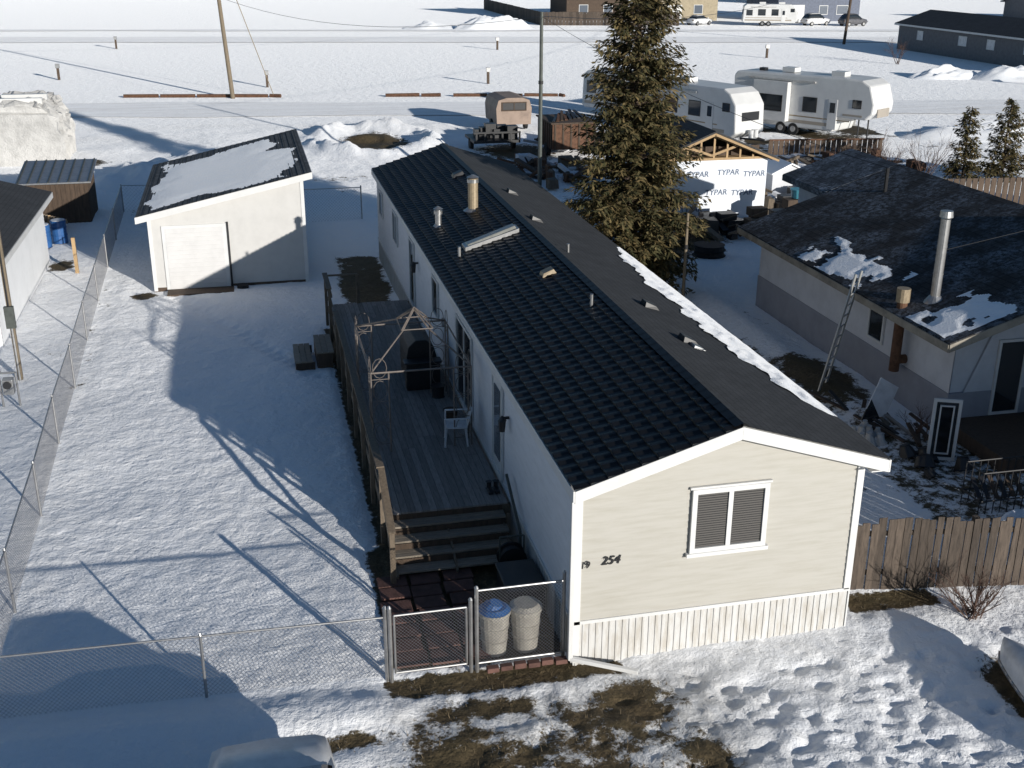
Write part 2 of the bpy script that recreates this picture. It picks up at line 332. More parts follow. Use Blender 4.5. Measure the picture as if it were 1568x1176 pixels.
def skirt(o,u,n,Ls):
    mb.ob(o,u,n,0,Ls,-.25,SK,-.02,.0,SKIRT)
    k=.03
    while k<Ls-.05: mb.ob(o,u,n,k,k+.035,-.25,SK-.04,.0,.014,SKIRT); k+=.115
    mb.ob(o,u,n,-.01,Ls+.01,SK-.04,SK+.02,.0,.035,WHITE)
skirt((0,-.005,0),X_,(0,-1,0),W); skirt((-.005,L,0),(0,-1,0),(-1,0,0),L); skirt((W+.005,0,0),Y_,(1,0,0),L)
mb.done("skirting",mh)
mb=MB()
for cx in (-.02,W-.09): mb.box(cx,cx+.11,-.04,.02,-.0 if cx<0 else SK,HE-.05,WHITE)
mb.box(-.045,-.018,-.02,.1,0,HE-.05,WHITE); mb.box(W+.018,W+.045,-.02,.1,0,HE-.05,WHITE)
mb.done("corner_trim",mh)
# roof
def slope_z(x): return HE+slL*(x+.13) if x<XR else HE+slR*(5.19-x)
mb=MB(); y0,y1=-.32,L+.25
nv=int((y1-y0)/.055); us=[]
rows=10; rl=(XR+.13)/rows
for r_ in range(rows):
    for t,hh in ((0.0,.036),(.05,.042),(.35,.026),(.7,.012),(.985,.002)): us.append(((-.15)+(r_+t)*rl,hh))
us.append((XR,.03)); V=[];Fc=[]
for (x,hh) in us:
    for k in range(nv+1):
        y=y0+(y1-y0)*k/nv; ph=(y/.30)%1; wv=.022*(math.sin(math.pi*min(1,ph/.62)) if ph<.62 else -.35*math.sin(math.pi*(ph-.62)/.38))
        V.append((x,y,slope_z(x)+.02+hh+wv))
n_=nv+1
for i in range(len(us)-1):
    for k in range(nv): Fc.append((i*n_+k,(i+1)*n_+k,(i+1)*n_+k+1,i*n_+k+1))
mb.add(V,Fc,TILE); mb.done("tiled_roof_slope",mh,smooth=False)
mb=MB(); x=XR; 
while x<5.2:
    xn=min(x+.14,5.22); mb.add([(x,y0,slope_z(x)+.038),(xn,y0,slope_z(xn)+.044),(xn,y1,slope_z(xn)+.044),(x,y1,slope_z(x)+.038),(xn,y0,slope_z(xn)+.037),(xn,y1,slope_z(xn)+.037)],[(0,1,2,3),(1,4,5,2)],SHG)
    if xn>=5.22: break
    x=xn
for k in range(90):
    a=y0+(y1-y0)*k/90; c=a+(y1-y0)/90+.02
    for sx,sl in ((-1,slL),(1,slR)): 
        e=XR+sx*.15; mb.add([(XR,a,HR+.08),(e,a,HR+.08-.15*sl),(e,c,HR+.075-.15*sl),(XR,c,HR+.075)],[(0,1,2,3)],SHG if sx>0 else TILE)
mb.done("shingle_roof_slope",mh)
mb=MB()
for (xa,xb) in ((-.13,XR),(XR,5.19)):
    za,zb=slope_z(xa),slope_z(xb)
    for (ya,yb) in ((y0+.0,y0+.03),(y1-.03,y1)):
        mb.hexa([(xa,ya,za-.2),(xb,ya,zb-.2),(xb,yb,zb-.2),(xa,yb,za-.2),(xa,ya,za+.012),(xb,ya,zb+.012),(xb,yb,zb+.012),(xa,yb,za+.012)],WHITE)
    mb.hexa([(xa,y0+.03,za-.06),(xb,y0+.03,zb-.06),(xb,y1-.03,zb-.06),(xa,y1-.03,za-.06),(xa,y0+.03,za+.01),(xb,y0+.03,zb+.01),(xb,y1-.03,zb+.01),(xa,y1-.03,za+.01)],WHITE)
mb.box(-.16,-.132,y0,y1,HE-.17,HE+.02,WHITE); mb.box(5.192,5.22,y0,y1,HE-.2,HE+.02,WHITE)
mb.box(-.13,0,y0+.03,y1-.03,HE-.16,HE-.14,WHITE); mb.box(W,5.19,y0+.03,y1-.03,HE-.19,HE-.17,WHITE)
mb.done("fascia_and_soffit",mh,bevel=.004)
mb=MB(); mb.box(-.12,-.04,-.13,-.05,.12,HE-.2,WHITE); mb.beam((-.08,-.09,.14),(.95,-.55,.03),.08,.07,WHITE); mb.beam((-.1,-.3,HE-.12),(-.08,-.09,HE-.25),.07,.07,WHITE); mb.done("downspout",mh,bevel=.01)
# front window
mb=MB(); o_=(0,-.016,0); n__=(0,-1,0); wx0,wx1,wz0,wz1=1.91,3.24,1.84,2.99
mb.window(o_,X_,n__,wx0,wx1,wz0,wz1,DARK,.085,0,None,.06)
mb.ob(o_,X_,n__,wx0-.05,wx1+.05,wz0-.07,wz0-.002,.0,.075,WHITE); mb.ob(o_,X_,n__,wx0-.04,wx1+.04,wz1+.002,wz1+.04,.0,.05,WHITE)
mx=(wx0+wx1)/2; mb.ob(o_,X_,n__,mx-.04,mx+.04,wz0+.085,wz1-.085,.022,.05,WHITE)
z=wz0+.1
while z<wz1-.1:
    for a_,b_ in ((wx0+.1,mx-.055),(mx+.055,wx1-.1)): mb.add([(a_,-.05,z),(b_,-.05,z),(b_,-.042,z+.022),(a_,-.042,z+.022)],[(0,1,2,3)],BLIND)
    z+=.042
mb.done("front_window",mh)
text("254",(.42,-.035,1.8),.21,DARK,mh,"house_number",shear=.25); text("19",(.06,-.045,1.78),.17,DARK,mh,"lot_number",shear=.1)
# side openings
mb=MB(); o_=(-.016,0,0); n__=(-1,0,0)
mb.window(o_,Y_,n__,5.2,6.15,.86,2.95,WHITE,.07,0); mb.ob(o_,Y_,n__,5.42,5.93,1.2,2.75,.03,.045,GLASSL)
mb.window(o_,Y_,n__,8.4,10.3,.86,2.9,GLASS,.07,1)
mb.window(o_,Y_,n__,13.0,13.9,1.85,2.9,GLASS,.06,0); mb.window(o_,Y_,n__,17.3,18.2,.86,2.9,GLASS,.06,0)
mb.window(o_,Y_,n__,21.0,22.1,1.85,2.9,GLASS,.06,1); mb.window(o_,Y_,n__,25.0,25.9,1.9,2.8,GLASS,.06,0)
for y in (4.7,16.6):
    mb.box(-.16,-.02,y-.02,y+.02,2.45,2.5,DARK); mb.cyl((-.16,y,2.2),(-.16,y,2.42),.06,DARK,.08,8); mb.cyl((-.16,y,2.42),(-.16,y,2.52),.09,DARK,.02,8)
mb.box(-.1,-.02,12.0,12.15,2.0,2.2,METAL)
mb.done("side_windows_and_doors",mh)
# roof furniture
mb=MB()
def stack(x,y,r,h,cap=1.5):
    z=slope_z(x); mb.cyl((x,y,z),(x,y,z+.08),r*1.9,METAL,r*1.2,16); mb.cyl((x,y,z),(x,y,z+h),r,BRASS if r>.12 else METAL,None,16)
    mb.cyl((x,y,z+h-.12),(x,y,z+h-.02),r*cap*.9,METAL,None,16); mb.cyl((x,y,z+h+.03),(x,y,z+h+.1),r*cap,METAL,r*.3,16)
stack(1.7,17.0,.15,.95,1.25); stack(.6,16.6,.09,.5,1.5)
def puck(x,y,wd=.3,ht=.12,m=METAL):
    z=slope_z(x)+.04; sl=slL if x<XR else -slR
    mb.hexa([(x-wd/2,y-wd*.5,z-sl*wd/2),(x+wd/2,y-wd*.5,z+sl*wd/2),(x+wd/2,y+wd*.5,z+sl*wd/2),(x-wd/2,y+wd*.5,z-sl*wd/2),
             (x-wd*.4,y-wd*.4,z-sl*wd/2+ht),(x+wd*.3,y-wd*.4,z+sl*wd/2+ht*.9),(x+wd*.3,y+wd*.4,z+sl*wd/2+ht*.9),(x-wd*.4,y+wd*.4,z-sl*wd/2+ht)],m)
puck(1.98,9.45,.34,.1,BRASS); puck(2.1,21.6,.4,.12,DARK)
for p in ((3.3,18.8),(3.03,14.7),(3.59,6.9),(3.54,4.5)): puck(*p,.34,.11,DARK)
puck(3.62,4.2,.26,.05,METAL)
mb.cyl((2.18,6.6,slope_z(2.18)),(2.18,6.6,slope_z(2.18)+.3),.035,METAL,None,10); mb.cyl((.56,13.06,slope_z(.56)),(.56,13.06,slope_z(.56)+.3),.04,METAL,None,10)
mb.cyl((2.9,11,slope_z(2.9)),(2.9,11,slope_z(2.9)+.25),.035,METAL,None,10)
mb.done("roof_vents",mh,bevel=.006)
mb=MB(); xa,xb=.75,2.2; za,zb=slope_z(xa),slope_z(xb)
mb.hexa([(xa,13.25,za),(xb,13.25,zb),(xb,13.75,zb),(xa,13.75,za),(xa,13.25,za+.16),(xb,13.25,zb+.16),(xb,13.75,zb+.16),(xa,13.75,za+.16)],METAL)
mb.hexa([(xa+.06,13.31,za+.16),(xb-.06,13.31,zb+.15),(xb-.06,13.69,zb+.15),(xa+.06,13.69,za+.16),(xa+.1,13.36,za+.22),(xb-.1,13.36,zb+.21),(xb-.1,13.64,zb+.21),(xa+.1,13.64,za+.22)],pm("skylight_dome",(.3,.3,.27),.25))
mb.done("skylight",mh,bevel=.01)
# snow strip on right eave
mb=MB(); nu,nv=12,220; V=[];Fc=[]
for k in range(nv+1):
    y=1.5+12.5*k/nv; t=k/nv; wd=.98*math.sin(math.pi*min(1,max(0,t))**.8)**.55 if 0<t<1 else .02
    wd*=.78+.75*float(fbm(np.array(y*1.7),np.array(.5),5,3)); wd=max(wd,.02)
    for i in range(nu+1):
        s_=i/nu; x=5.22-wd*(1-s_); hgt=.06*math.sin(math.pi*min(1,s_*.9+.08))**.5*(.3+1.1*float(vn(np.array(x*7.),np.array(y*5.),5)))
        V.append((x,y,slope_z(min(x,5.19))+.035+hgt*min(1,wd*2)))
for k in range(nv):
    for i in range(nu): a_=k*(nu+1)+i; Fc.append((a_,a_+1,a_+nu+2,a_+nu+1))
mb.add(V,Fc,SNOW); mb.done("roof_snow",mh,smooth=True)
# ------------------------------------------------------------------ deck
dk=top("wooden_deck",(-1.3,11.6,0)); mb=MB(); DX0,DX1,DY0,DY1,DZ=-2.5,-.04,4.5,18.7,.75
x=DX0
while x<DX1-.05:
    y=DY0-.02
    while y<DY1:
        ln=random.choice([2.4,3.0,3.6]); ye=min(y+ln,DY1); zz=random.uniform(-.003,.003)
        mb.box(x,min(x+.134,DX1),y,ye-.006,DZ-.035+zz,DZ+zz,DECK); y=ye
    x+=.142
mb.done("deck_boards",dk)
mb=MB(); mb.box(DX0-.04,DX0-.002,DY0,DY1,DZ-.25,DZ-.04,RAILW); mb.box(DX0,DX1,DY0-.0,DY0+.04,DZ-.25,DZ-.04,RAILW); mb.box(DX0,DX1,DY1-.04,DY1,DZ-.25,DZ-.04,RAILW)
for y in np.arange(DY0+.1,DY1,1.75):
    for x in (DX0+.06,-1.3,-.15): mb.box(x-.05,x+.05,y-.05,y+.05,-.1,DZ-.05,RAILW)
mb.done("deck_frame",dk)
mb=MB(); ry=[4.55,6.3,8.05,9.8,11.5,13.2,14.7,17.0,18.65]
for y in ry: mb.box(DX0-.13,DX0-.042,y-.045,y+.045,.1,DZ+.98,RAILW)
def rail(ya,yb):
    mb.box(DX0-.17,DX0-.02,ya,yb,DZ+.98,DZ+1.02,RAILW)
    for zz in (.2,.5,.78): mb.box(DX0-.04,DX0-.012,ya,yb,DZ+zz-.05,DZ+zz+.06,RAILW)
rail(4.5,14.75); rail(16.95,18.7)
mb.box(DX0,DX0+.9,DY1-.05,DY1+.05,DZ+.9,DZ+.94,RAILW); mb.box(DX0+.85,DX0+.94,DY1-.05,DY1+.04,.1,DZ+.9,RAILW)
mb.box(DX0-.13,DX0-.03,3.05,3.15,0,1.15,RAILW); mb.beam((DX0-.08,3.0,1.12),(DX0-.08,4.55,DZ+1.0),.13,.04,RAILW); mb.beam((DX0-.08,3.05,.55),(DX0-.08,4.55,DZ+.45),.04,.1,RAILW)
mb.done("railing",dk,bevel=.005)
mb=MB()
for i in range(4):
    zt=DZ-.155*(i+1); yb=DY0-.31*i
    for k in range(2): mb.box(DX0,DX1-.15,yb-.30+k*.15,yb-.30+k*.15+.14,zt-.04,zt,TREADW)
    mb.box(DX0+.01,DX1-.16,yb-.02,yb+.0,zt-.0,zt+.115,BROWN)
for x in (DX0+.02,-1.35,DX1-.2): mb.beam((x,DY0-.02,DZ-.28),(x,DY0-1.3,.02),.04,.2,RAILW)
mb.beam((DX1-.1,DY0-1.3,.75),(DX1-.1,DY0-.1,1.4),.05,.05,DMET); mb.beam((DX1-.1,DY0-1.3,0),(DX1-.1,DY0-1.3,.75),.05,.05,DMET)
mb.done("front_stairs",dk,bevel=.004)
mb=MB()
for i,(zt,x0,x1) in enumerate(((.5,-3.15,-2.68),(.26,-3.75,-3.18))):
    for k in range(3): mb.box(x0+k*.16,x0+k*.16+.15,15.0,16.6,zt-.04,zt,TREADW)
    mb.box(x0+.03,x1-.03,15.03,15.07,0,zt-.04,BROWN); mb.box(x0+.03,x1-.03,16.5,16.54,0,zt-.04,BROWN); mb.box(x0+.005,x0+.028,15.05,16.55,0.02,zt-.05,BROWN)
mb.done("side_steps",dk)
# ------------------------------------------------------------------ gazebo frame
gz=top("gazebo_frame",(-1.3,9.05,.75)); mb=MB(); GM=pm("gazebo_metal",(.2,.17,.15),.6,.3,.3,8); xa,xb,ya,yb,zt=-2.42,-.25,7.4,10.7,2.6
def bar(p,q,r=.018,n=6): mb.cyl(p,q,r,GM,None,n)
for (x,y) in ((xa,ya),(xa,yb),(xb,ya),(xb,yb)):
    sx=1 if x==xa else -1; sy=1 if y==ya else -1
    pts=[(x,y),(x+sx*.38,y),(x,y+sy*.38)]
    for p in pts: bar((p[0],p[1],.75),(p[0],p[1],zt))
    for p in pts[1:]:
        for zz in np.arange(.95,2.5,.5):
            bar((x,y,zz),(p[0],p[1],zz),.009); cx,cy=(x+p[0])/2,(y+p[1])/2; dx,dy=(p[0]-x)/2*.8,(p[1]-y)/2*.8; pr=None
            for a_ in range(13):
                t=a_/12*2*math.pi; q=(cx+dx*math.cos(t),cy+dy*math.cos(t),zz+.25+.22*math.sin(t))
                if pr: bar(pr,q,.008,4)
                pr=q
pk=(-1.23,9.05,3.45)
for p,q in (((xa,ya),(xb,ya)),((xa,yb),(xb,yb)),((xa,ya),(xa,yb)),((xb,ya),(xb,yb))): bar((*p,zt),(*q,zt),.022)
for p in ((xa,ya),(xa,yb),(xb,ya),(xb,yb)):
    m_=tuple(pk[i]*.72+(*p,zt)[i]*.28 for i in range(3)); m_=(m_[0],m_[1],3.1); bar((*p,zt),m_,.02); bar(m_,pk,.02)
r4=[(pk[0]+sx*.35,pk[1]+sy*.45,3.12) for sx,sy in ((-1,-1),(1,-1),(1,1),(-1,1))]
for i in range(4): bar(r4[i],r4[(i+1)%4],.014); bar(r4[i],(pk[0],pk[1],3.5),.014)
mb.done("frame",gz)
# chair
ch=top("plastic_chair",(-.55,7.6,.75),math.radians(-100)); mb=MB()
PW=pm("white_plastic",(.65,.66,.68),.35)
for x,y in ((-.24,-.24),(.24,-.24),(-.22,.22),(.22,.22)): mb.cyl((x*1.1,y*1.1,0),(x*.9,y*.9,.43),.022,PW,.03,8)
mb.box(-.25,.25,-.25,.24,.42,.45,PW)
for i in range(6):
    x=-.2+i*.08; mb.hexa([(x-.025,.22,.45),(x+.025,.22,.45),(x+.025,.24,.45),(x-.025,.24,.45),(x-.03,.33,.86),(x+.03,.33,.86),(x+.03,.35,.86),(x-.03,.35,.86)],PW)
mb.box(-.27,.27,.32,.36,.84,.91,PW)
for sx in (-1,1):
    mb.beam((sx*.28,-.25,.66),(sx*.27,.3,.68),.05,.025,PW); mb.cyl((sx*.28,-.25,.0),(sx*.28,-.25,.66),.02,PW,None,8)
mb.done("chair_body",ch,bevel=.008,local=True)
# covered barbecue
bq=top("covered_barbecue",(-.75,12.0,.75)); mb=MB(); CV=pm("black_cover",(.012,.012,.013),.5,0,.3,5,.6,bd=.05)
prof=[(-.36,0),(.36,0),(.37,.75),(.3,1.0),(.12,1.16),(-.15,1.16),(-.33,1.0),(-.38,.75)]
mb.prism([(p[0]-.75,p[1]+.76) for p in prof],11.3,12.65,CV); mb.box(-1.25,-.3,10.85,11.22,1.45,1.5,DARK); mb.box(-1.2,-.35,10.9,11.2,.76,1.44,CV)
mb.cyl((-.5,10.4,.75),(-.5,10.4,1.05),.14,DARK,.16,12); mb.cyl((-.45,8.9,.75),(-.45,8.9,1.0),.13,BROWN,.17,12); mb.done("cover",bq,bevel=.04)
pb=top("boots",(-.35,4.9,.75)); mb=MB()
for dx in (0,.14): mb.box(-.4+dx,-.3+dx,4.85,5.12,.755,.83,DARK); mb.cyl((-.35+dx,5.08,.8),(-.35+dx,5.08,.95),.05,DARK,None,8)
mb.done("boot_pair",pb,bevel=.02)
# ------------------------------------------------------------------ chain link
def link(mb,p0,p1,h,pitch=.07,r=.0028,z0=.03):
    p0=Vector((*p0,0));p1=Vector((*p1,0));d=p1-p0;Ln=d.length;d.normalize();zu=Vector((0,0,1))
    s_=-h
    while s_<Ln:
        for sg in (1,-1):
            a0,a1=(s_,s_+h); z_0,z_1=(0,h) if sg>0 else (h,0)
            if a0<0: z_0+= (0-a0)*(1 if sg>0 else -1); a0=0
            if a1>Ln: z_1-=(a1-Ln)*(1 if sg>0 else -1); a1=Ln
            if a1-a0>.02: mb.cyl(p0+d*a0+zu*(z0+z_0),p0+d*a1+zu*(z0+z_1),r,MESH,None,3,False)
        s_+=pitch
def post(mb,x,y,h,r=.03): mb.cyl((x,y,-.2),(x,y,h),r,METAL,None,10); mb.cyl((x,y,h),(x,y,h+.04),r*1.15,METAL,r*.4,10)
ff=top("chain_link_fence",(-6,.3,0)); mb=MB(); link(mb,(-9.25,.45),(-3.05,.25),1.1,.075)
for x in (-9.25,-5.9): post(mb,x,.45-(x+9.25)/6.2*.2,1.15,.025)
post(mb,-3.05,.25,1.3,.04); mb.cyl((-9.25,.45,1.13),(-3.05,.25,1.13),.018,METAL,None,8); mb.done("mesh_and_posts",ff)
lf=top("chain_link_fence",(-9.6,18,0)); mb=MB()
lp=[(-9.25,.45),(-9.28,3.7),(-9.36,7.4),(-9.5,11.2),(-9.58,15),(-9.7,19),(-9.8,23.2),(-9.9,27.5),(-10.0,32),(-10.1,37)]
for i in range(len(lp)-1): link(mb,lp[i],lp[i+1],1.15,.085 if i<4 else .13); mb.cyl((*lp[i],1.2),(*lp[i+1],1.2),.018,METAL,None,6); 
for p in lp[1:]: post(mb,*p,1.22,.028)
mb.cyl((-10.1,37,1.2),(-3.4,36,1.2),.018,METAL,None,6); link(mb,(-10.1,37),(-3.4,36),1.15,.16); mb.done("mesh_and_posts",lf)
lf2=top("chain_link_fence",(-2,33.5,0)); mb=MB(); link(mb,(-2.7,33.2),(0,33.2),1.4,.13); mb.cyl((-2.7,33.2,1.45),(0,33.2,1.45),.02,METAL,None,6); post(mb,-2.6,33.2,1.5); post(mb,0,33.2,1.5); mb.done("mesh_and_posts",lf2)
gt=top("chain_link_gate",(-2.3,.22,0)); mb=MB(); link(mb,(-2.92,.2),(-1.75,.2),1.05,.06,.003,.1)
for a_,b_ in (((-2.92,.1),(-1.75,.1)),((-2.92,1.17),(-1.75,1.17)),((-2.92,.1),(-2.92,1.17)),((-1.75,.1),(-1.75,1.17))): mb.cyl((a_[0],.2,a_[1]),(b_[0],.2,b_[1]),.02,METAL,None,8)
post(mb,-2.99,.2,1.32,.035); post(mb,-1.68,.2,1.3,.035); mb.done("gate_panel",gt)
gp=top("chain_link_fence",(-.9,.2,0)); mb=MB(); link(mb,(-1.58,.2),(-.12,.2),1.4,.06,.003,.06)
for z_ in (.08,1.45): mb.cyl((-1.58,.2,z_),(-.12,.2,z_),.02,METAL,None,8)
post(mb,-1.58,.2,1.5,.035); post(mb,-.12,.2,1.6,.03); mb.done("mesh_and_posts",gp)
# bins
BN=pm("bin_plastic",(.36,.34,.3),.5,0,.3,4)
for nm,x,lid in (("rubbish_bin",-1.2,BLUE),("rubbish_bin",-.66,BN)):
    e=top(nm,(x,.62,0)); mb=MB()
    mb.cyl((x,.62,.0),(x,.62,.78),.2,BN,.26,20); mb.cyl((x,.62,.74),(x,.62,.8),.275,BN,.275,20); mb.cyl((x,.62,.8),(x,.62,.86),.27,lid,.2,20)
    for zz in (.25,.5): mb.cyl((x,.62,zz),(x,.62,zz+.02),.2+.077*zz+.012,BN,None,20)
    if lid is BLUE: mb.cyl((x,.62,.84),(x+.03,.6,.93),.18,BLUE,.1,10)
    mb.done("bin_body",e,smooth=False,bevel=.006)
bx=top("dark_storage_box",(-.35,1.9,0)); mb=MB(); mb.box(-.75,-.08,1.5,2.5,.0,.5,DARK); mb.box(-.78,-.06,1.47,2.53,.5,.56,pm("box_lid",(.04,.042,.042),.5)); mb.done("box",bx,bevel=.02)
DKC=pm("dark_coil",(.05,.05,.052),.6)
fn=top("garden_hose_reel",(-.35,3.0,.0)); mb=MB(); mb.cyl((-.35,2.9,.35),(-.35,3.1,.35),.2,DKC,None,16); mb.cyl((-.35,2.86,.35),(-.35,2.9,.35),.26,DARK,None,18); mb.cyl((-.35,3.1,.35),(-.35,3.14,.35),.26,DARK,None,18); mb.box(-.6,-.1,2.85,3.15,.0,.06,DARK); mb.beam((-.58,3,.05),(-.58,3,.8),.03,.03,DMET); mb.beam((-.12,3,.05),(-.12,3,.8),.03,.03,DMET); mb.beam((-.58,3,.8),(-.12,3,.8),.03,.03,DMET); mb.done("reel",fn,bevel=.008)
# pavers
pv=top("paving_stones",(-2,2,0)); mb=MB()
for i in range(7):
    for j in range(3):
        x=-2.9+j*.62+random.uniform(-.03,.03); y=.45+i*.42+random.uniform(-.02,.02); mb.box(x,x+.55,y,y+.37,-.02,.03+random.uniform(0,.02),PAVE)
for i in range(6): 
    x=-1.45+i*.23; mb.box(x,x+.2,-.02+random.uniform(-.02,.02),.1,0,.08+random.uniform(0,.02),PAVE)
mb.done("pavers",pv,bevel=.01)
# ------------------------------------------------------------------ shed
sh=top("garden_shed",(-5.4,24,0)); mb=MB(); sx0,sx1,sy0,sy1=-8.03,-2.84,23.99,33.2; zl,zr=2.62,3.76; sl=(zr-zl)/(sx1-sx0)
SW=pm("shed_siding",(.54,.53,.51),.6,0,.08,2); SD=pm("shed_door",(.62,.61,.6),.6,0,.08,2)
mb.box(sx0+.03,sx1-.03,sy0+.03,sy1-.03,-.1,zl-.03,SW)
mb.siding((sx0,sy0,0),X_,(0,-1,0),.12,zr,.11,SW,lambda z:(max(0,(z-zl)/sl),sx1-sx0),.01)
mb.siding((sx1,sy0,0),Y_,(1,0,0),.12,zr,.11,SW,lambda z:(0,sy1-sy0),.01); mb.siding((sx0,sy1,0),(0,-1,0),(-1,0,0),.12,zl,.11,SW,lambda z:(0,sy1-sy0),.01)
mb.hexa([(sx0+.02,sy0+.01,zl-.05),(sx1-.02,sy0+.01,zl-.05),(sx1-.02,sy1,zl-.05),(sx0+.02,sy1,zl-.05),(sx0+.02,sy0+.01,zl-.01),(sx1-.02,sy0+.01,zr-.02),(sx1-.02,sy1,zr-.02),(sx0+.02,sy1,zl-.01)],SW)
mb.done("shed_walls",sh)
mb=MB()
for x in (sx0-.02,sx1-.1): mb.box(x,x+.12,sy0-.03,sy0+.03,0,zl if x<-5 else zr,WHITE)
mb.box(sx0,sx1,sy0-.012,sy0,-.1,.12,BROWN)
def rz(x): return zl+sl*(x-sx0)
xa,xb=sx0-.35,sx1+.3; za,zb=rz(xa),rz(xb)
mb.hexa([(xa,sy0-.35,za-.12),(xb,sy0-.35,zb-.12),(xb,sy0-.32,zb-.12),(xa,sy0-.32,za-.12),(xa,sy0-.35,za+.1),(xb,sy0-.35,zb+.1),(xb,sy0-.32,zb+.1),(xa,sy0-.32,za+.1)],WHITE)
mb.box(xa-.02,xa,sy0-.35,sy1+.3,za-.12,za+.1,WHITE); mb.box(xb,xb+.02,sy0-.35,sy1+.3,zb-.12,zb+.1,WHITE)
mb.box(-7.62,-5.5,sy0-.05,sy0-.011,.02,2.25,WHITE)
for i in range(14): mb.box(-7.5,-5.62,sy0-.066,sy0-.051,.06+i*.15,.06+i*.15+.135,SD)
mb.box(-5.48,-5.42,sy0-.07,sy0-.012,0,2.3,DARK); mb.box(-7.6,-5.4,sy0-.8,sy0-.1,0,.06,BROWN); mb.cyl((-5.1,sy0-.3,0),(-5.1,sy0-.3,.15),.2,RUBBER,.2,14)
mb.done("shed_trim_and_door",sh)
mb=MB(); n=26
for i in range(n):
    a_=xa+(xb-xa)*i/n; c_=xa+(xb-xa)*(i+1)/n
    mb.add([(a_,sy0-.37,rz(a_)+.125),(c_,sy0-.37,rz(c_)+.11),(c_,sy1+.3,rz(c_)+.11),(a_,sy1+.3,rz(a_)+.125),(a_,sy0-.37,rz(a_)+.1),(a_,sy1+.3,rz(a_)+.1)],[(0,1,2,3),(0,3,5,4)],SHS)
mb.hexa([(xa,sy0-.32,za-.1),(xb,sy0-.32,zb-.1),(xb,sy1+.3,zb-.1),(xa,sy1+.3,za-.1),(xa,sy0-.32,za+.09),(xb,sy0-.32,zb+.09),(xb,sy1+.3,zb+.09),(xa,sy1+.3,za+.09)],WHITE)
mb.done("shed_roof",sh)
mb=MB(); nx_,ny_=80,100; V=[];Fc=[];ok={}
for i in range(nx_+1):
    for j in range(ny_+1):
        x=xa+.1+(xb-xa-.2)*i/nx_; y=sy0-.2+(sy1-sy0+.2)*j/ny_
        u_=i/nx_;v_=j/ny_; m_=min((u_-.05)*9,(0.84-u_+.1*math.sin(v_*4))*5,(v_-.03)*9,(.9-v_)*5)+1.6*float(fbm(np.array(x*.9),np.array(y*.9),5,77))
        V.append((x,y,rz(x)+.12+min(.035,.03*m_))); ok[(i,j)]=m_>-.02
for i in range(nx_):
    for j in range(ny_):
        if ok[(i,j)] and ok[(i+1,j)] and ok[(i,j+1)] and ok[(i+1,j+1)]: a_=i*(ny_+1)+j; Fc.append((a_,a_+ny_+1,a_+ny_+2,a_+1))
mb.add(V,Fc,SNOW); mb.done("roof_snow",sh,smooth=True)
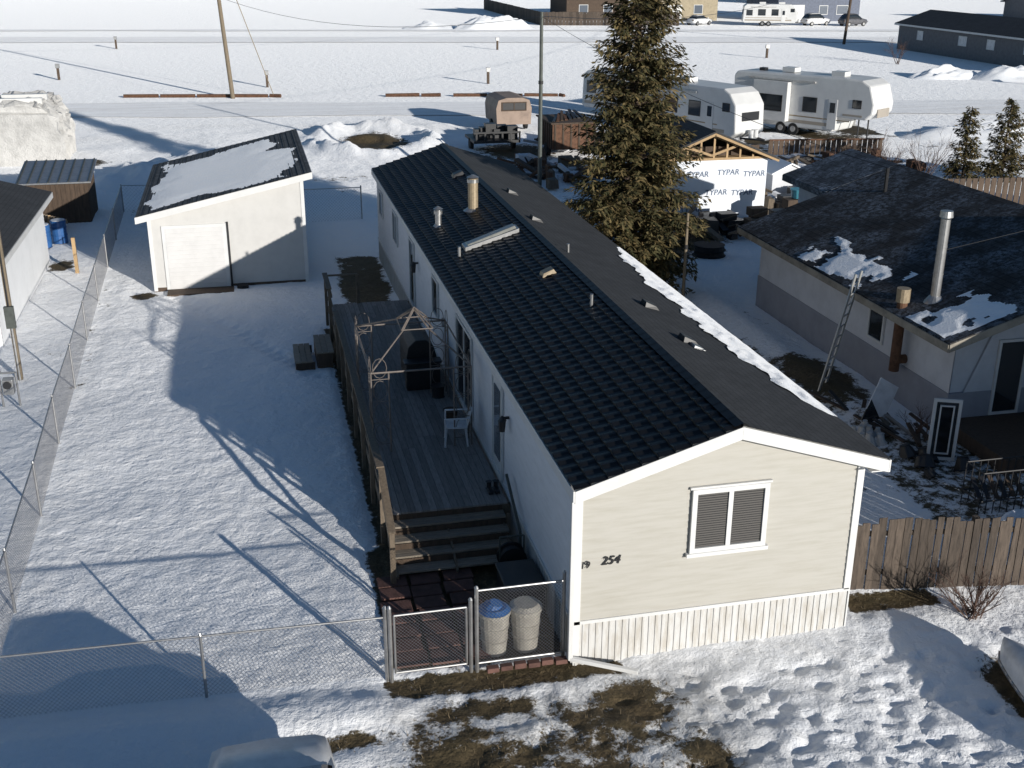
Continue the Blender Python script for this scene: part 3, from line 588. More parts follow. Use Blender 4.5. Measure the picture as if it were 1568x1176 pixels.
# ------------------------------------------------------------------ generic gable house
def gable(name,x0,x1,y0,y1,ze,zr_,wall,roofm,axis='Y',oh=.4,wins=(),base=None,pitch=.2,trim=None):
    e=top(name,((x0+x1)/2,(y0+y1)/2,0)); trim=trim or WHITE; mb=MB()
    if axis=='Y': cx=(x0+x1)/2; sl_=(zr_-ze)/(cx-x0); ext=lambda z:(max(0,(z-ze)/sl_),(x1-x0)-max(0,(z-ze)/sl_))
    else: cx=(y0+y1)/2; sl_=(zr_-ze)/(cx-y0); ext=lambda z:(max(0,(z-ze)/sl_),(y1-y0)-max(0,(z-ze)/sl_))
    mb.box(x0+.05,x1-.05,y0+.05,y1-.05,-.1,ze-.02,wall)
    fx=lambda z:(0,x1-x0); fy=lambda z:(0,y1-y0); zx,zy=(zr_,ze) if axis=='Y' else (ze,zr_)
    ex,ey=(ext,fy) if axis=='Y' else (fx,ext)
    mb.siding((x0,y0,0),X_,(0,-1,0),0,zx-.01,pitch,wall,ex); mb.siding((x1,y1,0),(-1,0,0),(0,1,0),0,zx-.01,pitch,wall,ex)
    mb.siding((x0,y1,0),(0,-1,0),(-1,0,0),0,zy-.01,pitch,wall,ey); mb.siding((x1,y0,0),Y_,(1,0,0),0,zy-.01,pitch,wall,ey)
    if base:
        mb.box(x0-.03,x1+.03,y0-.03,y1+.03,-.1,base[0],base[1])
    mb.done("walls",e); mb=MB(); t=.09
    if axis=='Y':
        for s_,xe in ((-1,x0-oh),(1,x1+oh)):
            zz=ze-oh*sl_; p=[(xe,y0-oh,zz),(cx,y0-oh,zr_),(cx,y1+oh,zr_),(xe,y1+oh,zz)]
            if s_>0: p=[p[1],p[0],p[3],p[2]]
            mb.hexa([(a,b,c+.01) for a,b,c in p]+[(a,b,c+.01+t) for a,b,c in p],roofm)
            for yy in (y0-oh-.03,y1+oh): 
                q=[(xe,yy,zz-.12),(cx,yy,zr_-.12),(cx,yy+.028,zr_-.12),(xe,yy+.028,zz-.12)]
                mb.hexa(q+[(a,b,c+.2) for a,b,c in q],trim)
            mb.box(min(xe,xe+s_*.03),max(xe,xe+s_*.03),y0-oh,y1+oh,zz-.12,zz+.07,trim)
    else:
        for s_,ye in ((-1,y0-oh),(1,y1+oh)):
            zz=ze-oh*sl_; p=[(x0-oh,ye,zz),(x1+oh,ye,zz),(x1+oh,cx,zr_),(x0-oh,cx,zr_)]
            mb.hexa([(a,b,c+.01) for a,b,c in p]+[(a,b,c+.01+t) for a,b,c in p],roofm)
            for xx in (x0-oh-.03,x1+oh):
                q=[(xx,ye,zz-.12),(xx+.028,ye,zz-.12),(xx+.028,cx,zr_-.12),(xx,cx,zr_-.12)]; mb.hexa(q+[(a,b,c+.2) for a,b,c in q],trim)
            mb.box(x0-oh,x1+oh,min(ye,ye+s_*.03),max(ye,ye+s_*.03),zz-.12,zz+.07,trim)
    mb.done("roof",e); mb=MB()
    for wl,a_,b_,z0,z1,gl in wins:
        if wl=='F': mb.window((x0,y0-.016,0),X_,(0,-1,0),a_,b_,z0,z1,gl,.07,0)
        if wl=='L': mb.window((x0-.016,y1,0),(0,-1,0),(-1,0,0),a_,b_,z0,z1,gl,.07,0)
        if wl=='R': mb.window((x1+.016,y0,0),Y_,(1,0,0),a_,b_,z0,z1,gl,.07,0)
    if wins: mb.done("windows_and_doors",e)
    return e
OLDT=pm("old_fascia",(.3,.27,.22),.7,0,.5,2)
nh=gable("neighbour_house",11.5,21.5,7.3,18.2,2.62,4.25,STUC,SHN,'Y',.6,[('L',7.0,7.8,1.2,2.3,GLASS),('F',1.15,1.95,.36,2.3,GLASS)],(1.0,STUCG),3,OLDT)
gable("house_rear_wing",14.4,18.6,19.3,21.6,3.57,4.25,STUC,SHN2,'Y',.45,(),None,.2,SHN2)
gable("unseen_shade_wing",13.9,22,-3,7.0,3.7,5.2,STUC,SHN,'Y',.3,[('F',2,3.2,1,2.1,GLASS)])  # unseen wing, added to keep the sun off the neighbour's front wall
mb=MB()
def patch(x0,x1,y0,y1,zf,seed,hh=.06,thr=0.05,n=50):
    V=[];Fc=[];ok={}
    for i in range(n+1):
        for j in range(n+1):
            u_,v_=i/n,j/n; x=x0+(x1-x0)*u_; y=y0+(y1-y0)*v_; m_=min(u_+.15,1-u_,v_,1-v_)*3.0-.4+3.0*float(fbm(np.array(x*1.6),np.array(y*1.6),6,seed))
            V.append((x,y,zf(x,y)+min(hh,max(0.004,hh*m_*2)))); ok[(i,j)]=m_>thr
    for i in range(n):
        for j in range(n):
            if ok[(i,j)] and ok[(i+1,j)] and ok[(i,j+1)] and ok[(i+1,j+1)]: a_=i*(n+1)+j; Fc.append((a_,a_+n+1,a_+n+2,a_+1))
    mb.add(V,Fc,SNOW)
nsl=(4.25-2.62)/5; nz=lambda x,y:2.62+nsl*(x-11.5)+.105
patch(10.95,12.4,10.6,15.0,nz,5,.025,-.1); patch(10.95,13.1,6.9,8.7,nz,8,.025,-.1); mb.done("roof_snow",nh,smooth=True)
mb=MB(); mb.cyl((11.9,9.0,2.7),(11.9,9.0,2.95),.32,METAL,.14,16); mb.cyl((11.9,9.0,2.8),(11.9,9.0,4.9),.12,METAL,None,16); mb.cyl((11.9,9.0,4.95),(11.9,9,5.1),.17,METAL,.15,16)
for zz in (3.5,4.2): mb.cyl((11.9,9,zz),(11.9,9,zz+.04),.128,METAL,None,16)
mb.cyl((11.2,9.3,.9),(11.2,9.3,2.75),.13,RUST,None,14); mb.cyl((11.2,9.3,2.75),(11.2,9.3,3.1),.17,BRASS,None,14); mb.cyl((11.2,9.3,1.2),(11.55,9.3,1.2),.12,RUST,None,12)
mb.cyl((15,17,3.8),(15,17,4.6),.06,DARK,None,8)
mb.beam((11.9,9,4.1),(16.5,9.5,4.7),.01,.01,DARK); mb.done("chimneys",nh)
mb=MB(); mb.box(11.45,13.8,4.8,7.25,.0,.35,BROWN); mb.done("porch",nh)
ld_=top("ladder",(10.4,10.9,0)); mb=MB(); AL=pm("aluminium",(.5,.5,.48),.4,.5,.15,5); p0=Vector((9.75,10.4,0)); p1=Vector((10.75,10.9,3.05)); sd=Vector((0.34,.3,0))
for k in (0,1): mb.beam(p0+sd*k,p1+sd*k,.035,.08,AL)
for i in range(1,11): q=p0+(p1-p0)*i/11; mb.cyl(q,q+sd,.022,AL,None,6)
mb.done("rails_and_rungs",ld_)
sd_=top("storm_door",(10.4,5.8,0)); mb=MB(); mb.window((10.15,5.9,.05),(.92,-.39,0),(-.39,-.92,0),0,.62,.0,1.5,GLASS,.07,0); mb.window((10.15,5.9,.05),(.92,-.39,0),(-.39,-.92,0),.15,.47,.15,1.35,GLASS,.03,0,None,.055); mb.done("door_panel",sd_)
sf=top("leaning_window_frame",(10.2,8.6,0)); mb=MB(); mb.beam((9.9,8.0,.0),(10.5,8.3,1.0),.6,.03,PW,(0,1,0)); mb.beam((9.86,8.0,.05),(10.46,8.3,.98),.5,.03,GLASS,(0,1,0)); mb.done("frame",sf)
bg=top("plastic_bags",(9.9,7.3,0)); mb=MB()
for i in range(14):
    x,y=9.0+random.uniform(0,.8),6.9+random.uniform(0,.9); r=random.uniform(.1,.2); mb.cyl((x,y,0),(x+random.uniform(-.1,.1),y,r*1.6),r,TARP,r*.3,7)
for i in range(10):
    x,y=9.0+random.uniform(0,1.8),5.0+random.uniform(0,1.2); r=random.uniform(.12,.25); mb.cyl((x,y,0),(x+random.uniform(-.1,.1),y+.1,r*1.1),r,DARK,r*.5,7)
mb.done("bags",bg,bevel=.04)
sp_=top("scrap_lumber",(10.5,7,0)); mb=MB()
for i in range(14):
    x,y=random.uniform(9.6,11.2),random.uniform(6.2,9.2); a_=random.uniform(-.6,.6); l=random.uniform(.6,1.4); mb.beam((x,y,.05+random.uniform(0,.15)),(x+math.sin(a_)*l,y+math.cos(a_)*l,.05+random.uniform(0,.3)),.1,.04,random.choice([RAILW,BROWN,DARK,METAL]))
mb.done("boards",sp_)
rk=top("metal_rack",(10.4,3.6,0)); mb=MB()
for x in np.arange(9.7,11.2,.17): mb.cyl((x,3.2,.0),(x,3.2,.95),.012,DARK,None,5); mb.cyl((x,3.8,0),(x,3.8,.95),.012,DARK,None,5)
for z_ in (.3,.95):
    for y in (3.2,3.8): mb.cyl((9.7,y,z_),(11.1,y,z_),.018,DARK,None,6)
    for x in (9.7,11.1): mb.cyl((x,3.2,z_),(x,3.8,z_),.018,DARK,None,6)
for k in range(6): mb.beam((9.75+k*.2,3.25,.32),(9.85+k*.2,3.75,.6),.09,.03,random.choice([BROWN,DARK,DARK]))
mb.done("rack",rk)
# wood fence right
wf=top("wooden_fence",(7,.8,0)); mb=MB(); x=5.45
while x<12.5:
    y=1.05-(x-5.6)*.16; hh=1.42+random.uniform(-.08,.06); wd=random.uniform(.11,.15); ln=random.uniform(-.025,.025); yo=random.uniform(-.015,.015)
    mb.hexa([(x,y+yo,0),(x+wd,y+yo-.02,0),(x+wd,y+yo,0),(x,y+yo+.02,0),(x+ln,y+yo,hh),(x+wd+ln,y+yo-.02,hh+random.uniform(-.03,.03)),(x+wd+ln,y+yo,hh),(x+ln,y+yo+.02,hh)],FENCEW); x+=wd+random.uniform(.004,.025)
for z_ in (.35,1.15): mb.beam((5.45,1.12,z_),(12.5,-.0,z_),.04,.09,FENCEW)
for k in range(4): xx=5.5+k*2.3; mb.box(xx,xx+.1,1.12-(xx-5.6)*.16,1.22-(xx-5.6)*.16,0,1.4,FENCEW)
mb.done("boards",wf)
# ------------------------------------------------------------------ vegetation
def twigs(name,x,y,h,n,spread,seed,mat=TWIG):
    r_=random.Random(seed); e=top(name,(x,y,0)); mb=MB()
    def br(p,d,l,r,k):
        q=p+d*l; mb.cyl(p,q,r,mat,r*.6,4,False)
        if k>0:
            for _ in range(r_.choice([2,3,3])):
                dd=(d+Vector((r_.uniform(-.7,.7),r_.uniform(-.7,.7),r_.uniform(-.2,.5)))).normalized(); br(p+d*l*r_.uniform(.5,1),dd,l*r_.uniform(.45,.75),r*.55,k-1)
    for i in range(n):
        a_=r_.uniform(0,6.28); d=Vector((math.cos(a_)*spread,math.sin(a_)*spread,1)).normalized(); br(Vector((x+r_.uniform(-.15,.15),y+r_.uniform(-.15,.15),0)),d,h*r_.uniform(.35,.55),.012*max(1,h*.6),3)
    mb.done("twigs",e)
twigs("bare_bush",7.3,-.2,1.1,30,.9,1); twigs("bare_bush",10.6,7.0,1.0,9,.6,2); twigs("bare_bush",26.5,36.2,2.6,14,.5,3); twigs("bare_bush",28.3,35.6,2.8,14,.5,4); twigs("bare_bush",25.5,38,2,10,.6,5); twigs("bare_bush",60,92,3,10,.6,6); twigs("bare_bush",7.0,24.5,1.8,12,.6,7,pm("red_twigs",(.2,.05,.04),.8)); twigs("bare_bush",24,35,2,12,.6,8)
def spruce(name,x,y,H_,Rm,seed,dens=1.0,zb=.4):
    r_=random.Random(seed); e=top(name,(x,y,0)); mb=MB()
    for i in range(8):
        z0=H_*i/8; z1=H_*(i+1)/8; rr=lambda z:.02+.16*(H_/12)*(1-z/H_); mb.cyl((x+.04*math.sin(i),y,z0),(x+.04*math.sin(i+1),y,z1),rr(z0),BARK,rr(z1),8,False)
    mb.done("trunk",e); V=[];Fc=[]
    mb=MB(); z=zb
    while z<H_-.05:
        t=(z-zb)/(H_-zb); rad=Rm*(1-t)**.82*(.72+.28*math.sin(min(1,t*6)*1.57))*(1+.16*math.sin(z*2.9)); nb=int((5+9*(1-t))*dens)
        for _ in range(nb):
            a_=r_.uniform(0,6.283); ln=rad*r_.uniform(.5,1.15)+.1; up=r_.uniform(-.05,.25)+t*.5; dirx,diry=math.cos(a_),math.sin(a_)
            ns=max(3,int(ln/.13)); zz0=z+r_.uniform(-.1,.1)
            mb.add([(x,y,zz0-.015),(x,y,zz0+.015),(x+dirx*ln*.9,y+diry*ln*.9,zz0+up*ln*.9-.22*ln*ln*.35)],[(0,1,2)],BARK)
            for k in range(ns):
                f_=(k+.8)/ns; 
                if f_<.25: continue
                d_=ln*f_; px=x+dirx*d_; py=y+diry*d_; pz=zz0+up*d_-.08*d_*d_
                wdt=.16*(1.25-f_)*(ln**.5)+.05
                for j in range(4):
                    sa=a_+r_.choice([-1,1])*r_.uniform(.3,1.2); sl_=r_.uniform(.1,.22)+wdt*.5; dz=r_.uniform(-.2,.05)
                    ox,oy,oz=r_.uniform(-.04,.04),r_.uniform(-.04,.04),r_.uniform(-.08,.04)
                    p=Vector((px+ox,py+oy,pz+oz)); q=p+Vector((math.cos(sa)*sl_,math.sin(sa)*sl_,dz)); sdv=Vector((-math.sin(sa),math.cos(sa),r_.uniform(-.8,.8)))*.036
                    kx=len(V); V+=[tuple(p-sdv*.6),tuple(p+(q-p)*.55-sdv),tuple(q),tuple(p+(q-p)*.5+sdv)]; Fc.append((kx,kx+1,kx+2,kx+3))
        z+=.105+.03*(1-t)
    mb.add(V,Fc,NEED); mb.done("foliage",e)
spruce("spruce_tree",8.0,21.0,13.0,2.5,11,1.4,.5)
spruce("spruce_tree",30.2,35.2,3.8,1.0,12,.8); spruce("spruce_tree",32.2,34.9,4.1,1.25,13,.8); spruce("spruce_tree",34.2,34.6,3.6,1.1,14,.8)
# ------------------------------------------------------------------ unfinished garage
tg=top("unfinished_garage",(14.8,33,0)); mb=MB(); gx0,gx1,gy0,gy1,gz_=12.1,17.3,30.4,37,2.55; gc=14.7; gr=3.75
mb.box(gx0,gx1,gy0,gy1,0,gz_,WRAP); mb.box(gx0-.02,gx1+.02,gy0-.04,gy1,gz_,gz_+.1,NEWW)
for x in np.arange(gx0+.3,gx1,.6):
    zt=gr-.1-abs(x-gc)*(gr-gz_)/(gc-gx0)
    if zt>gz_+.15: mb.box(x-.04,x+.04,gy0-.02,gy0+.04,gz_+.1,zt,NEWW)
for s_ in (-1,1):
    mb.beam((gc,gy0-.05,gr-.12),(gc+s_*2.8,gy0-.05,gz_),.05,.16,NEWW); mb.beam((gc,gy0-.3,gr-.05),(gc+s_*3.0,gy0-.3,gz_-.05),.04,.14,NEWW)
    mb.beam((gc,gy0+.0,gz_+.2),(gc+s_*1.2,gy0+.0,gr-.6),.05,.1,NEWW)
mb.box(gx0+.2,gx1-.2,gy0+.5,gy0+.55,gz_,gz_+.5,BROWN); mb.done("framing",tg); mb=MB()
for s_ in (-1,1):
    xe=gc+s_*3.0; p=[(xe,gy0-.35,gz_-.02),(gc,gy0-.35,gr),(gc,gy1+.3,gr),(xe,gy1+.3,gz_-.02)]
    if s_>0: p=[p[1],p[0],p[3],p[2]]
    mb.hexa([(a,b,c) for a,b,c in p]+[(a,b,c+.08) for a,b,c in p],SHG)
mb.done("roof",tg)
GT=pm("wrap_print",(.1,.14,.22),.6)
for i,(x,z) in enumerate(((12.4,1.9),(13.6,1.85),(15.0,1.9),(16.2,1.8),(12.9,1.0),(14.5,1.05),(15.7,1.0),(13.4,.35))): text("TYPAR",(x,gy0-.01,z),.34,GT,tg,"wrap_label",shear=.1)
tr=top("tire_planter",(12.4,24.6,0)); mb=MB()
for k in range(2): mb.cyl((12.4,24.6,.0+k*.22),(12.4,24.6,.2+k*.22),.6,RUBBER,.55,20)
mb.done("tires",tr,bevel=.05)
for i,(x,y,m_,h_) in enumerate(((15.8,27.6,BROWN,1.1),(16.6,27.4,DARK,1.0),(17.6,28,BROWN,1.3),(18.3,27.6,DARK,.8),(13.7,28,DARK,.7),(14.6,27.8,DARK,.9),(12.6,28.4,BROWN,.7),(11.6,28.8,DARK,.8),(19.4,29,BROWN,1.0),(18.8,31,DARK,.8))):
    e=top("stacked_crates",(x,y,0)); mb=MB()
    for k in range(3):
        xx=x+random.uniform(-.2,.2); mb.box(xx-.35,xx+.35,y-.3,y+.3,k*h_/3,k*h_/3+h_/3-.03,m_)
        mb.beam((xx-.4,y-.33,k*h_/3+.05),(xx+.4,y-.33,k*h_/3+h_/3-.05),.03,.05,RAILW)
    mb.done("crates",e,bevel=.01)
e=top("blue_tub",(17.7,28,0)); mb=MB(); mb.cyl((17.7,28,1.3),(17.7,28,1.65),.3,TEAL,.36,16); mb.cyl((17.7,28,1.63),(17.7,28,1.67),.38,TEAL,None,16); mb.done("tub",e)
e=top("skid_shed",(21,35.7,0)); mb=MB(); mb.prism([(19.6,0),(21.4,0),(21.4,1.0),(20.5,1.4),(19.6,1.0)],34.5,36.5,STUC); mb.prism([(19.5,.98),(20.5,1.44),(21.5,.98),(21.5,1.05),(20.5,1.52),(19.5,1.05)],34.4,36.6,SNOW); mb.done("shed",e)
e=top("wooden_fence",(27,44,0)); mb=MB()
for k in range(22): x=24+k*.3; mb.box(x,x+.27,44.4-k*.04,44.44-k*.04,.1,.95,BROWN)
mb.beam((24,44.35,.95),(30.6,43.5,.95),.08,.08,RUST); mb.done("boards",e)
e=top("wooden_fence",(26,31,0)); mb=MB()
for k in range(34): x=22+k*.3; mb.box(x,x+.26,30.8-k*.03,30.83-k*.03,0,1.3,BROWN)
mb.done("boards",e)
def scrap(name,x0,x1,y0,y1,n,hm=.6,seed=1,mats=None):
    r_=random.Random(seed); e=top(name,((x0+x1)/2,(y0+y1)/2,0)); mb=MB()
    for i in range(n):
        x,y=r_.uniform(x0,x1),r_.uniform(y0,y1); a_=r_.uniform(0,6.28); l=r_.uniform(.5,1.8); h=r_.uniform(.05,hm); m_=r_.choice(mats or [BROWN,DARK,RUST,RAILW,RUST,STUC])
        if r_.random()<.6: mb.beam((x,y,h*.3),(x+math.cos(a_)*l,y+math.sin(a_)*l,h),r_.uniform(.06,.3),r_.uniform(.05,.2),m_)
        else: mb.hexa([(x,y,0),(x+l*.5,y+.1,0),(x+l*.5,y+.6,0),(x,y+.5,0),(x+.05,y,h),(x+l*.45,y+.1,h*.9),(x+l*.45,y+.6,h),(x,y+.5,h)],m_)
    mb.done("pieces",e,bevel=.01)
scrap("scrap_pile",8.5,13,38,45,60,.7,1); scrap("scrap_pile",17,23,27,34,60,.8,2); scrap("scrap_pile",12.5,16,48,52,30,.9,3); scrap("scrap_pile",22,30,38,43,50,.6,4); scrap("scrap_pile",10,16,26,29.5,45,.8,5,[DARK,BROWN,DARK,RAILW])
# ------------------------------------------------------------------ campers
def camper(name,x,y,rot,Lc,fifth,hgt=3.2,ac=2):
    e=top(name,(x,y,0),rot); mb=MB(); wd=1.22
    if fifth: pr=[(0,.55),(.25,.45),(Lc-2.6,.45),(Lc-2.35,1.35),(Lc-.45,1.35),(Lc-.05,1.75),(Lc,2.3),(Lc-.35,hgt-.35),(Lc-.9,hgt-.05),(Lc-2,hgt),(.2,hgt-.1),(0,hgt-.35)]
    else: pr=[(0,.6),(.3,.45),(Lc-.5,.45),(Lc,.8),(Lc-.1,hgt-.9),(Lc-.6,hgt-.25),(Lc-1.1,hgt),(.5,hgt),(.1,hgt-.3)]
    mb.prism(pr,-wd,wd,RVW); mb.done("body",e,bevel=.1,local=True); mb=MB()
    for sy_ in (-1,1):
        o_=(0,sy_*wd,0); n__=(0,sy_,0)
        for (a_,b_,z0,z1) in ((.5,1.4,1.5,2.3),(2.2,3.3,1.5,2.4),(Lc*.52,Lc*.52+1.0,1.5,2.4),(Lc*.86,Lc*.86+.6,2.0,2.5)): mb.window(o_,X_,n__,a_,b_,z0,z1,GLASS,.04,0,DARK,.03)
        mb.ob(o_,X_,n__,Lc*.7,Lc*.7+.6,.6,2.4,.0,.03,RVW); mb.ob(o_,X_,n__,Lc*.7+.12,Lc*.7+.48,1.6,2.2,.03,.04,GLASS)
        mb.ob(o_,X_,n__,.3,Lc-.9 if not fifth else Lc-2.7,.75,.95,.0,.012,RVB); mb.ob(o_,X_,n__,.4,Lc-1.5,1.15,1.22,.0,.012,BRASS)
        mb.ob(o_,X_,n__,1.2,Lc*.6,hgt-.45,hgt-.35,.0,.1,TARP)
        if fifth: mb.ob(o_,X_,n__,Lc-2,Lc-.7,1.5,1.62,.0,.012,RVB)
        for k in (-.45,.45):
            c=Lc*.42+k; mb.cyl((c,sy_*(wd-.25),.36),(c,sy_*(wd+.01),.36),.36,RUBBER,None,18); mb.cyl((c,sy_*(wd+.01),.36),(c,sy_*(wd+.03),.36),.18,METAL,None,12)
    if fifth: mb.box(1.8,4.3,-wd-.45,-wd-.02,.8,hgt-.5,RVW); mb.window((0,-wd-.45,0),X_,(0,-1,0),2.0,4.0,1.4,2.4,GLASS,.04,2,DARK,.03)
    mb.ob((0,0,0),Y_,(-1,0,0),-.6,.6,1.6,2.3,.0,.03,GLASS); mb.ob((Lc-.02,0,0),Y_,(1,0,0),-.7,.7,1.5,2.0,.0,.04,DARK if not fifth else RVB)
    for k in range(ac): xx=Lc*(.3+.35*k); mb.box(xx,xx+.9,-.35,.35,hgt-.02,hgt+.26,RVW)
    mb.box(Lc*.12,Lc*.12+.4,-.2,.2,hgt-.08,hgt+.1,DARK)
    if fifth:
        for sy_ in (-1,1): mb.cyl((Lc-1.2,sy_*.6,0),(Lc-1.2,sy_*.6,1.36),.05,DARK,None,8)
    else:
        for sy_ in (-1,1): mb.beam((Lc-.2,sy_*.6,.5),(Lc+1.2,0,.5),.08,.1,DARK)
        mb.cyl((Lc+.3,.2,.55),(Lc+.3,.2,1.0),.15,RVW,None,12); mb.cyl((Lc+.3,-.2,.55),(Lc+.3,-.2,1.0),.15,RVW,None,12)
    mb.done("fittings",e,bevel=.01,local=True)
rt=math.atan2(-8.0,5.0)
camper("fifth_wheel_camper",27.6,56.3,rt,10,True,3.7); camper("travel_trailer",21.2,55.6,rt-.15,8.2,False,3.3,1); camper("travel_trailer",19.8,64.5,rt-.05,7.0,False,3.0,1)
camper("travel_trailer",69,151,math.radians(-20),8,False,3.1)
# tarp-covered trailer (left)
tt=top("tarp_covered_trailer",(-16.4,53,0)); mb=MB(); V=[];Fc=[]; nA,nB=36,20
for j in range(nB+1):
    y=49.6+4.6*j/nB
    for i in range(nA+1):
        t=i/nA; a_=math.pi*(1-t); ww=2.0+.16*math.sin(j*1.9+i*.6)+.12*math.sin(i*1.3+j); c_,s_=math.cos(a_),math.sin(a_)
        x=-16.2+ww*(abs(c_)**.5)*(1 if c_>0 else -1); z=(3.2+.25*math.sin(j*.45))*(abs(s_)**.45)+.1*math.sin(i*2.1+j*1.3); V.append((x,y+.1*math.sin(i*1.7),max(0,z)))
for j in range(nB):
    for i in range(nA): a_=j*(nA+1)+i; Fc.append((a_,a_+1,a_+nA+2,a_+nA+1))
Fc.append(tuple(range(nA+1))); Fc.append(tuple(nB*(nA+1)+k for k in range(nA,-1,-1)))
mb.add(V,Fc,TARP)
for y in (50.0,51.8): mb.box(-17.2,-14.9,y,y+.3,3.2,3.5,RVW)
mb.done("tarp",tt)
# left buildings
gable("white_side_building",-20,-12.05,19,28.6,2.6,3.7,STUCW,SHG,'Y',.35,[],None,.12)
bs_=top("brown_metal_shed",(-12.6,36.8,0)); mb=MB(); mb.box(-13.9,-11.3,35.4,38.0,0,1.7,BROWN)
for k in range(14): mb.box(-13.88+k*.19,-13.8+k*.19,35.37,35.4,0,1.7,BROWN)
for k in range(15): mb.box(-11.3,-11.27,35.45+k*.17,35.53+k*.17,0,1.7,BROWN)
mb.hexa([(-14.1,35.2,1.7),(-11.1,35.2,1.7),(-11.1,38.2,2.15),(-14.1,38.2,2.15),(-14.1,35.2,1.76),(-11.1,35.2,1.76),(-11.1,38.2,2.21),(-14.1,38.2,2.21)],METAL)
for k in range(8): mb.beam((-14+k*.4,35.19,1.78),(-14+k*.4,38.2,2.23),.05,.04,DMET)
mb.done("shed",bs_)
for x,y in ((-12.6,31.2),(-12.1,31.9)):
    e=top("blue_barrel",(x,y,0)); mb=MB(); mb.cyl((x,y,0),(x,y,.9),.29,BLUE,None,18); mb.cyl((x,y,.3),(x,y,.33),.3,BLUE,None,18); mb.cyl((x,y,.6),(x,y,.63),.3,BLUE,None,18); mb.cyl((x,y,.9),(x,y,.92),.25,PW,None,18); mb.done("barrel",e,bevel=.01)
e=top("stacked_lumber",(-12.6,33.5,0)); mb=MB()
for k in range(10): mb.beam((-13.3+k*.12,34.9,.1+.05*(k%3)),(-12.9+k*.1,33.2,.9-.03*k),.1,.04,NEWW if k%3==0 else RAILW)
mb.done("planks",e)
for nm,x,y,h_ in (("utility_post",-11.1,16,4.3),("wooden_post",-10.9,27,1.3)):
    e=top(nm,(x,y,0)); mb=MB(); mb.box(x-.06,x+.06,y-.06,y+.06,0,h_,POLEW if h_>2 else NEWW)
    if h_>2: mb.box(x-.12,x+.12,y-.18,y-.06,1.5,2.1,DMET); mb.cyl((x,y-.1,0),(x,y-.1,1.5),.03,METAL,None,8); mb.cyl((x,y-.1,2.1),(x,y-.1,4.1),.02,DARK,None,6)
    mb.done("post",e)
e=top("gas_meter",(-11,14,0)); mb=MB(); mb.cyl((-11.2,14,0),(-11.2,14,.9),.03,METAL,None,8); mb.cyl((-10.8,14,0),(-10.8,14,.9),.03,METAL,None,8); mb.cyl((-11.2,14,.9),(-10.8,14,.9),.03,METAL,None,8); mb.box(-11.13,-10.87,13.85,14.12,.35,.75,METAL); mb.cyl((-11,13.8,.62),(-11,13.84,.62),.09,DARK,None,12); mb.cyl((-11.2,14,.9),(-11.2,14,1.15),.07,METAL,.05,10); mb.done("meter",e,bevel=.02)
# ------------------------------------------------------------------ poles
def pole(name,x,y,h,r,m,lean=(0,0),arm=False):
    e=top(name,(x,y,0)); mb=MB(); mb.cyl((x,y,-.2),(x+lean[0],y+lean[1],h),r,m,r*.72,12)
    if arm: mb.beam((x+lean[0]-1,y,h-.6),(x+lean[0]+1,y,h-.6),.1,.1,m)
    mb.cyl((x+lean[0]*.6,y+lean[1]*.6,h*.6),(x+lean[0]*.6,y+lean[1]*.6,h*.6+.15),r*1.1,DARK,None,12); mb.done("pole",e); return e
pole("power_pole",-5.3,77,13,.17,POLEW,(-.8,0),True); pole("light_pole",9.3,38.8,8.2,.11,DMET); pole("power_pole",67,116,13,.18,BROWN,(.8,0),True); pole("wooden_post",9.2,19.0,3.0,.06,POLEW)
e=top("guy_wire",(-5,77,0)); mb=MB(); mb.cyl((-6,77,12),(-2.2,77,.1),.03,BRASS,None,5); mb.done("wire",e)
def wire(p,q,sag,r=.018,mat=DARK):
    n=14; pr=None
    for i in range(n+1):
        t=i/n; c=Vector(p)*(1-t)+Vector(q)*t-Vector((0,0,sag*4*t*(1-t)))
        if pr: mb.cyl(pr,c,r,mat,None,4,False)
        pr=c
e=top("overhead_wires",(0,60,8)); mb=MB(); wire((-6,77,7.5),(9.3,38.8,8.0),1.2,.012); wire((9.3,38.8,8.0),(67.6,116,9),2,.015); wire((-5.9,77,11),(-70,88,11),1.5); wire((-5.9,77,11),(67.6,116,11.5),2.2,.015); wire((9.3,38.8,8.0),(15,17,4.6),.5,.01); mb.done("wires",e)
for (x,y) in ((-20,93),(-18,125),(-2.5,84),(16,83),(24,116),(38,112),(75,72),(63,71),(-30,95),(50,101)):
    e=top("utility_pedestal",(x,y,0)); mb=MB(); mb.box(x-.1,x+.1,y-.1,y+.1,0,1.0,WHITE if (int(x)%2) else BROWN); mb.box(x-.17,x+.17,y-.14,y+.14,1.0,1.35,DARK if (int(x)%2) else METAL); mb.done("pedestal",e)
for a_,b_ in ((-13.5,-1.7),(6.3,10.5),(11.5,20)):
    e=top("log_curb",(a_,77,0)); mb=MB(); x=a_
    while x<b_: y=76.8-.17*x; mb.cyl((x,y,.12),(min(x+2.6,b_),y-.45,.12+random.uniform(-.05,.05)),.14,RUST,None,8); x+=2.75
    mb.done("logs",e)
